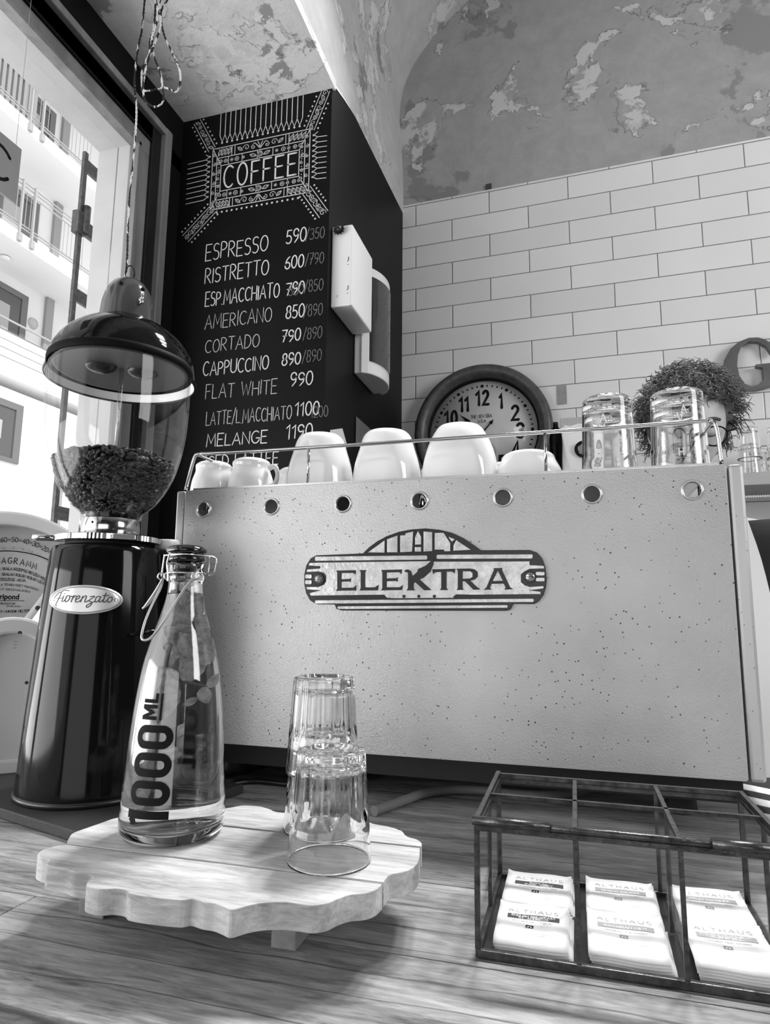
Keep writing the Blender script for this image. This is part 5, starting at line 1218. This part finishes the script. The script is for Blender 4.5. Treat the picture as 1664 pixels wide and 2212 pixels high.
# letter G
def Gshape():
    o = [(.150, .118), (.150, .172), (.138, .160), (.128, .170), (.108, .180), (.082, .182), (.052, .172), (.026, .150), (.008, .118), (.003, .088), (.008, .055), (.026, .026), (.052, .008), (.085, .001), (.115, .006), (.138, .016), (.152, .012), (.152, .074), (.168, .080), (.168, .088), (.096, .088), (.096, .080), (.114, .074), (.114, .035), (.098, .018), (.080, .014), (.060, .026), (.047, .054), (.043, .090), (.048, .126), (.060, .156), (.082, .170), (.108, .164), (.130, .146), (.142, .118)]
    return [(a*1.02, c) for a, c in o]
gq = prism(Gshape(), depth=.022, bevel=.0015).fn(lambda x, z, d: (x, -d, z)); go = gq.build('wall_letter', mat('grey_metal_letter', .13, .4, .3, noise=(10, .03)))
go.location = (.502, 2.309, .966); go.rotation_euler = (0, R(0), R(-1.8)); tag(go, 'grey metal letter G mounted on the tiled wall at the right edge', 'letter')
for a in (.03, .12): MB().tube([(a, -.001, .09), (a, .014, .09)], .003, 8).build('stand_off', steel, go)
tgm = MB().box(0, .033, -.0015, 0, 0, .070).build('wall_tag', mat('tag_grey', .27, .7, noise=(40, .05))); tgm.location = (-.034, 2.3345, .984); tgm.rotation_euler = (0, 0, R(-1.8)); tag(tgm, 'small grey tape strip on the tiles right of the clock', 'tape')
mk = MB().box(0, .022, -.004, 0, 0, .022).build('cable_clip', mat('clip_dark', .05, .7)); mk.location = (-.279, 2.344, 1.884); mk.rotation_euler = (0, 0, R(-1.8)); tag(mk, 'small dark clip at the top edge of the tiles above the clock', 'clip')

# ---------------------------------------------------------------- shelf and what stands on it
sh = thing('wall_shelf', 'pale wooden wall shelf behind the barista', 'shelf', (.62, 2.2, .62))
MB().box(-.685, .9, -.10, .11, 0, .038).build('shelf_board', mat('shelf_wood', .42, .5, noise=(30, .05), stretch=(.1, 1, 1)), sh, bevel=.002)
for x in (-.5, .1, .7): MB().bar((x, -.08, -.001), (x, .105, -.09), .012).box(x-.006, x+.006, .098, .108, -.11, 0).build('bracket', iron, sh)
bs = MB().tube([(.0+.02*i, 2.13, .594-.004*sin(pi*i/60)) for i in range(61)], .0015, 6)
for i in range(190): bs.ball((.0063*i, 2.13, .594-.004*sin(pi*i*.0063/1.2)), .0042, 6, 4)
bs = bs.build('bead_garland', mat('bead_white', .75, .4)); tag(bs, 'white bead string running below the wall shelf', 'bead string')
for x in (.0, .6, 1.197):
    MB().tube([(x, 2.13, .596), (x, 2.13, .621)], .001, 6).build('hook', steel, bs)
sgm = tumbler_mb(.034, .026, .10, base=.012, n=40)
sg0 = tumbler('upturned tumbler on the wall shelf, just right of the espresso machine', .532, 2.17, .6583, 0, sgm, 'tumblers on the wall shelf')
for x, y, z, lb in ((.532, 2.17, .712, 'tumbler nested on the first shelf tumbler, right of the barista'), (.612, 2.17, .6583, 'upturned tumbler on the wall shelf, cut by the right edge of the picture'), (.612, 2.17, .710, 'tumbler nested on top of the one at the right edge'), (.572, 2.24, .6583, 'upturned tumbler in the back row of the shelf, between the two front stacks'), (.70, 2.17, .6583, 'upturned tumbler on the wall shelf beyond the right edge of the picture')):
    c = sg0.copy(); COL.objects.link(c); c.location = (x, y, z); c['label'] = lb
# coffee bag
bg_ = thing('coffee_bag', 'white paper coffee bag with a dark emblem on the shelf, left of the upturned glasses', 'bag', (.035, 2.16, .658))
q = MB(); ncol, nrow = 14, 14
for i in range(nrow+1):
    t = i/nrow; z = .205*t; dp = .034*(1-t**2.2)+.003; w_ = .058*(1-.04*sin(3*t))
    for k in range(ncol*2):
        a = 2*pi*k/(ncol*2); ex = .45; x = w_*abs(cos(a))**ex*(1 if cos(a) > 0 else -1); y = dp*abs(sin(a))**ex*(1 if sin(a) > 0 else -1)
        q.v.append((x+.0015*sin(9*t+k), y+.0015*sin(13*t+2*k), z))
n2 = ncol*2
for i in range(nrow):
    for k in range(n2): q.f.append((i*n2+k, i*n2+(k+1) % n2, (i+1)*n2+(k+1) % n2, (i+1)*n2+k)); q.sm.append(True)
q.f.append(tuple(reversed(range(n2)))); q.sm.append(False); q.f.append(tuple(nrow*n2+k for k in range(n2))); q.sm.append(False)
q.build('bag_body', mat('white_bag_paper', .72, .6, bump=(30, .5)), bg_)
MB().box(-.060, .060, -.006, .004, .19, .222).build('folded_top', mat('bag_fold', .40, .6), bg_, bevel=.002)
q = MB(); fe = lambda u, v: (u, -.0385, v)
disc(q, (.01, .105), .028, fe, 24); q.build('emblem', ink, bg_)
q = MB(); fe2 = lambda u, v: (u, -.0389, v)
for k in range(5): a = k*1.256; ribbon(q, [(.01+.018*(1-i/12)*cos(a+i*.5), .105+.018*(1-i/12)*sin(a+i*.5)) for i in range(10)], .0012, fe2)
q.build('emblem_lines', mat('bag_white', .7, .6), bg_)
cn = MB().lathe([(0, 0), (.022, 0), (.024, .004), (.024, .16), (.018, .185), (.009, .20), (.009, .215), (0, .216)], 32).build('black_bottle', black_gloss); cn.location = (-.040, 2.18, .6583); tag(cn, 'slim black bottle on the shelf between the clock and the coffee bag', 'bottle')

# ---------------------------------------------------------------- striped cloth, hose, cable, knob
sm_ = thing('striped_mat', 'black and white striped mat on the counter at the right end of the machine', 'mat', (.214, 1.036, 0), R(-35.5))
sm_.rotation_euler = (0, 0, 0)
MB().box(-.006, .40, -.33, .16, .0003, .0014).build('mat_base', mat('mat_black', .012, .6), sm_)
q = MB()
for i in range(8):
    y0 = .068-i*.078
    pl9 = [(-.004, y0), (-.004, y0-.039), (.38, y0-.039-.384*.71), (.38, y0-.384*.71)]
    pl9 = [(x, max(-.325, min(.155, y))) for x, y in pl9]
    if len(set(round(p[1], 4) for p in pl9)) > 1: q.addsm(prism(pl9, depth=.0005).fn(lambda x, y, z: (x, y, z+.0014)))
q.build('white_stripe', mat('mat_white', .78, .6), sm_)
hs = MB().tube(smooth_path([(-.24, .79, .0062), (-.225, .825, .0062), (-.214, .851, .0062), (-.199, .885, .0062), (-.166, .912, .0062), (-.129, .922, .0062), (-.09, .918, .0062), (-.03, .93, .0062), (.02, 1.0, .0062), (.0, 1.1, .0062)], 8), .006, 12).build('rubber_hose', mat('grey_hose', .16, .4)); tag(hs, 'dark grey rubber hose curving out from under the espresso machine', 'hose')
cb = MB().tube(smooth_path([(-.50, .795, .004), (-.478, .835, .004), (-.460, .866, .004), (-.438, .879, .004), (-.38, .879, .004), (-.33, .90, .004), (-.30, 1.0, .004), (-.35, 1.2, .004)], 8), .0036, 10).build('power_cable', mat('black_cable', .008, .4)); tag(cb, 'black power cable lying under the left end of the machine', 'cable')
kn = MB().lathe([(0, 0), (.008, 0), (.008, .006), (.0065, .009), (0, .0095)], 24).build('loose_knob', black_gloss); kn.location = (-.452, .822, .0003); tag(kn, 'small round black knob lying on the counter in front of the machine', 'knob')
tr = MB().box(-.03, .03, -.07, .07, 0, .006).build('flat_tray', black_matt); tr.location = (-.515, .935, .0004); tr.rotation_euler = (0, 0, R(-20)); tag(tr, 'thin black plate under the left side of the machine', 'plate')
# ---------------------------------------------------------------- barista behind the machine
ps = thing('person', 'barista with curly hair and thin glasses, head bowed, in black behind the espresso machine', 'person', (.275, 1.66, -1.0))
PO = ps.location.copy()
def skin_mesh(name, verts, edges, radii, m, parent=None, sub=2):
    me = bpy.data.meshes.new(name); me.from_pydata([tuple(Vector(v)) for v in verts], edges, []); o = bpy.data.objects.new(name, me); COL.objects.link(o)
    md = o.modifiers.new('skin', 'SKIN'); md.use_smooth_shade = True
    for i, r_ in enumerate(radii):
        sv = me.skin_vertices[0].data[i]; sv.radius = (r_, r_) if not isinstance(r_, tuple) else r_
        sv.use_root = (i == 0)
    ms = o.modifiers.new('sub', 'SUBSURF'); ms.levels = sub; ms.render_levels = sub
    dg = bpy.context.evaluated_depsgraph_get(); m2 = bpy.data.meshes.new_from_object(o.evaluated_get(dg))
    mb = MB(); mb.add([v.co.copy() for v in m2.vertices], [tuple(p.vertices) for p in m2.polygons], True)
    bpy.data.objects.remove(o); return mb
# joints in metres above the floor, x right, y away
V, E_, RR = [], [], []
def J(p, r_, parent=None):
    V.append(p); RR.append(r_); 
    if parent is not None: E_.append((parent, len(V)-1))
    return len(V)-1
pel = J((0, .02, .98), (.10, .26)); sp1 = J((0, .03, 1.12), (.135, .10), pel); sp2 = J((0, .02, 1.28), (.155, .105), sp1); ch = J((0, 0, 1.40), (.13, .09), sp2); nk_ = J((0, -.02, 1.475), .055, ch); hd0 = J((-.003, -.055, 1.56), .052, nk_)
for s_ in (1, -1):
    s0 = J((s_*.155, 0, 1.405), .062, ch); el = J((s_*.235, -.06, 1.15), .044, s0); el2 = J((s_*.215, -.10, 1.10), .040, el); wr = J((s_*.13, -.17, 1.125), .025, el2)
    pm_ = J((s_*.118, -.205, 1.13), (.032, .014), wr)
    for k in range(4):
        dx = (k-1.5)*.017; ln_ = (.034, .042, .045, .040)[k] if s_ > 0 else (.040, .045, .042, .034)[k]
        k1 = J((s_*.112+dx, -.235, 1.133), .0095, pm_); k2 = J((s_*.11+dx, -.235-ln_*.6, 1.123), .0085, k1); J((s_*.11+dx, -.238-ln_*.75, 1.105), .0075, k2)
    t1_ = J((s_*.118-s_*.036, -.195, 1.125), .0105, pm_); J((s_*.118-s_*.05, -.225, 1.115), .009, t1_)
    h_ = J((s_*.09, .02, .93), .088, pel); kn_ = J((s_*.10, .0, .50), .060, h_); an = J((s_*.10, .03, .09), .040, kn_); J((s_*.11, -.10, .045), (.042, .032), an)
body = skin_mesh('tmp', V, E_, RR, None)
# head
hc = Vector((-.008, -.075, 1.672)); tilt = Matrix.Rotation(R(26), 4, 'X')
def headf(x, y, z):
    p = Vector((x, y, z)); # unit sphere
    X, Y_, Z = x*.076, y*.098, z*.118
    if z < 0: X *= 1-.28*(-z)**1.5; 
    if z < -.1 and y > 0: Y_ *= 1-.35*(-z)
    if y < 0:
        Y_ -= .004*math.exp(-((z+.75)/.25)**2-(x/.4)**2)                     # chin
        Y_ -= .022*math.exp(-((z+.20)/.17)**2-(x/.17)**2)*1.0                 # nose
        Y_ -= .006*math.exp(-((z-.02)/.12)**2-(x/.12)**2)
        Y_ += .010*math.exp(-((z-.02)/.10)**2-((abs(x)-.38)/.17)**2)          # eye sockets
        Y_ -= .005*math.exp(-((z-.22)/.09)**2-((abs(x)-.35)/.28)**2)          # brows
        Y_ -= .006*math.exp(-((z+.52)/.06)**2-(x/.26)**2); Y_ += .004*math.exp(-((z+.56)/.025)**2-(x/.26)**2)
    return Vector((X, Y_, Z))
hb = MB().ball((0, 0, 0), 1, 64, 48)
hb.v = [tuple(tilt @ headf(*v)+hc) for v in hb.v]
body.addsm(hb)
for s_ in (1, -1):
    e_ = MB().ball((0, 0, 0), 1, 16, 12); e_.v = [tuple(tilt @ Vector((s_*.077+v[0]*.010, .012+v[1]*.020, -.012+v[2]*.032))+hc) for v in e_.v]; body.addsm(e_)
skinm = mat('skin', .50, .5, noise=(30, .03))
bo_ = body.build('body', skinm, ps)
eyem = mat('eye_white', .7, .2)
for s_ in (1, -1):
    c = tilt @ Vector((s_*.031, -.080, .000))+hc; q = MB().ball(c, .0125, 16, 10); q.build('eyelid', skinm, ps)
    MB().tube([tilt @ Vector((s_*(.031+.011*cos(pi*i/8)), -.0885-.004*sin(pi*i/8), -.004-.004*sin(pi*i/8)))+hc for i in range(9)], .0009, 6).build('eyelash', ink, ps)
    q = MB().tube([tilt @ Vector((s_*(.014+.034*i/6), -.096+.010*(i/6)**2, .026+.005*sin(pi*i/6)))+hc for i in range(7)], .0035, 6); q.build('eyebrow', mat('brow', .06, .8), ps)
q = MB().tube([tilt @ Vector((-.026+.052*i/8, -.103+.012*((i-4)/4)**2, -.066-.002*cos((i-4)*.5)))+hc for i in range(9)], .0035, 6); q.build('lips', mat('lips', .30, .5), ps)
gl = thing('eyeglasses', 'thin dark framed eyeglasses on the bowed face of the barista', 'eyeglasses', tuple(PO+hc))
q = MB()
for s_ in (1, -1):
    q.tube([tilt @ Vector((s_*(.034+.026*cos(2*pi*i/28)), -.112+.010*abs(cos(2*pi*i/28))*(1 if cos(2*pi*i/28) > 0 else .2), -.004+.021*sin(2*pi*i/28))) for i in range(28)], .0017, 6, closed=True)
    q.tube([tilt @ Vector(p) for p in smooth_path([(s_*.060, -.104, .004), (s_*.079, -.09, .005), (s_*.083, -.03, .004), (s_*.084, .012, .0), (s_*.083, .03, -.016)], 4)], .0017, 6)
q.tube([tilt @ Vector(p) for p in ((-.010, -.113, .003), (0, -.117, .006), (.010, -.113, .003))], .0015, 6)
q.build('glasses_frame', ink, gl)
for s_ in (1, -1):
    q = MB(); n_ = 24; q.v = [tuple(tilt @ Vector((s_*.034, -.112, -.004)))]+[tuple(tilt @ Vector((s_*(.034+.025*cos(2*pi*i/n_)), -.111+.008*max(0, cos(2*pi*i/n_)), -.004+.020*sin(2*pi*i/n_)))) for i in range(n_)]
    q.f = [(0, 1+i, 1+(i+1) % n_) for i in range(n_)]; q.sm = [True]*n_; q.build('lens', thin_pane('lens_m', .6), gl)
# hair: curls over a cap
rh = random.Random(11); hq = MB()
cap_ = MB().ball((0, 0, 0), 1, 32, 24)
def hcap(x, y, z):
    k = 1.0 if not (y < -.35 and z < .55) else .80
    return Vector((x*.092*k, y*.108*k+.010, z*.118*k+.020))
cap_.v = [tuple(tilt @ hcap(*v)+hc) for v in cap_.v if True]
hq.addsm(cap_)
for k in range(2000):
    z = rh.uniform(-.62, 1); a = rh.uniform(0, 2*pi); s_ = sqrt(1-z*z); d = Vector((s_*cos(a), s_*sin(a), z))
    if d.y < -.30 and d.z < .50 - .25*abs(d.x): continue
    if d.y < .05 and d.z < -.15: continue
    p = tilt @ Vector((d.x*.086, d.y*.100+.010, d.z*.112+.018))+hc; dn = (tilt @ d).normalized()
    t1v = dn.orthogonal().normalized(); t1v.rotate(Matrix.Rotation(rh.uniform(0, 6.28), 3, dn)); t2v = dn.cross(t1v)
    ln_ = rh.uniform(.016, .036)*(1.0 if d.z > -.1 else .8)*(1+.35*abs(d.x)); cr = rh.uniform(.004, .008); tw = rh.uniform(6, 11); drift = t1v*rh.uniform(-.02, .02)+Vector((0, 0, -.012))
    pts = []
    for i in range(9):
        t = i/8; pts.append(p+dn*ln_*t+drift*t*t+(t1v*cos(tw*t)+t2v*sin(tw*t))*cr*(.3+t))
    hq.tube(pts, [.0022*(1-.75*i/8) for i in range(9)], 4, caps=False)
hq.build('hair', mat('curly_hair', .09, .7, noise=(40, .06)), ps)
# clothes
VC = [(0, .02, .97), (0, .03, 1.12), (0, .02, 1.28), (0, .0, 1.40), (0, -.012, 1.445)]
RC = [(.168, .128), (.155, .118), (.172, .122), (.148, .106), (.072, .070)]; EC = [(0, 1), (1, 2), (2, 3), (3, 4)]
for s_ in (1, -1):
    i0 = len(VC); VC += [(s_*.160, 0, 1.405), (s_*.215, -.035, 1.25), (s_*.228, -.05, 1.19)]; RC += [.076, .064, .060]; EC += [(3, i0), (i0, i0+1), (i0+1, i0+2)]
skin_mesh('tmp', VC, EC, RC, None).build('shirt', mat('black_shirt', .012, .85), ps)
VT = [(0, .02, .98), (.09, .02, .90), (.10, .0, .50), (.10, .025, .14), (-.09, .02, .90), (-.10, .0, .50), (-.10, .025, .14)]
skin_mesh('tmp', VT, [(0, 1), (1, 2), (2, 3), (0, 4), (4, 5), (5, 6)], [(.165, .125), .102, .076, .062, .102, .076, .062], None).build('trousers', mat('dark_trousers', .03, .85), ps)
for s_ in (1, -1): MB().ball((s_*.11, -.06, .04), .05, 20, 12, (1.0, 2.5, .9)).fn(lambda x, y, z: (x, y, max(z, .002))).build('shoe', mat('shoe', .02, .5), ps)

# ---------------------------------------------------------------- ceiling track with three lamp heads above the work area
tk = thing('track_light', 'black ceiling track with three round lamp heads above the barista', 'ceiling light', (.2, 1.85, 2.62))
MB().box(-.62, .75, -.015, .015, 0, .02).build('track_rail', black_matt, tk)
for x in (-.5, .6): MB().tube([(x, 0, .018), (x, 0, .42 if x > 0 else .17)], .004, 8).build('suspension_rod', black_matt, tk)
for x in (-.30, .14, .6):
    d_ = (Vector((.1+x*.6, .35, 0))-Vector((.2+x, 1.85, 2.55))).normalized(); c0 = Vector((x, 0, -.03))
    MB().tube([c0-d_*.03, c0+d_*.06], [.045, .06], 24, caps=False).tube([(x, 0, 0), tuple(c0)], .006, 8).build('lamp_head', black_matt, tk)
    p0 = Vector(tk.location)+c0+d_*.045
    light('ceiling_lamp_light', 'AREA', p0, p0+d_, 10, .26, spread=85)
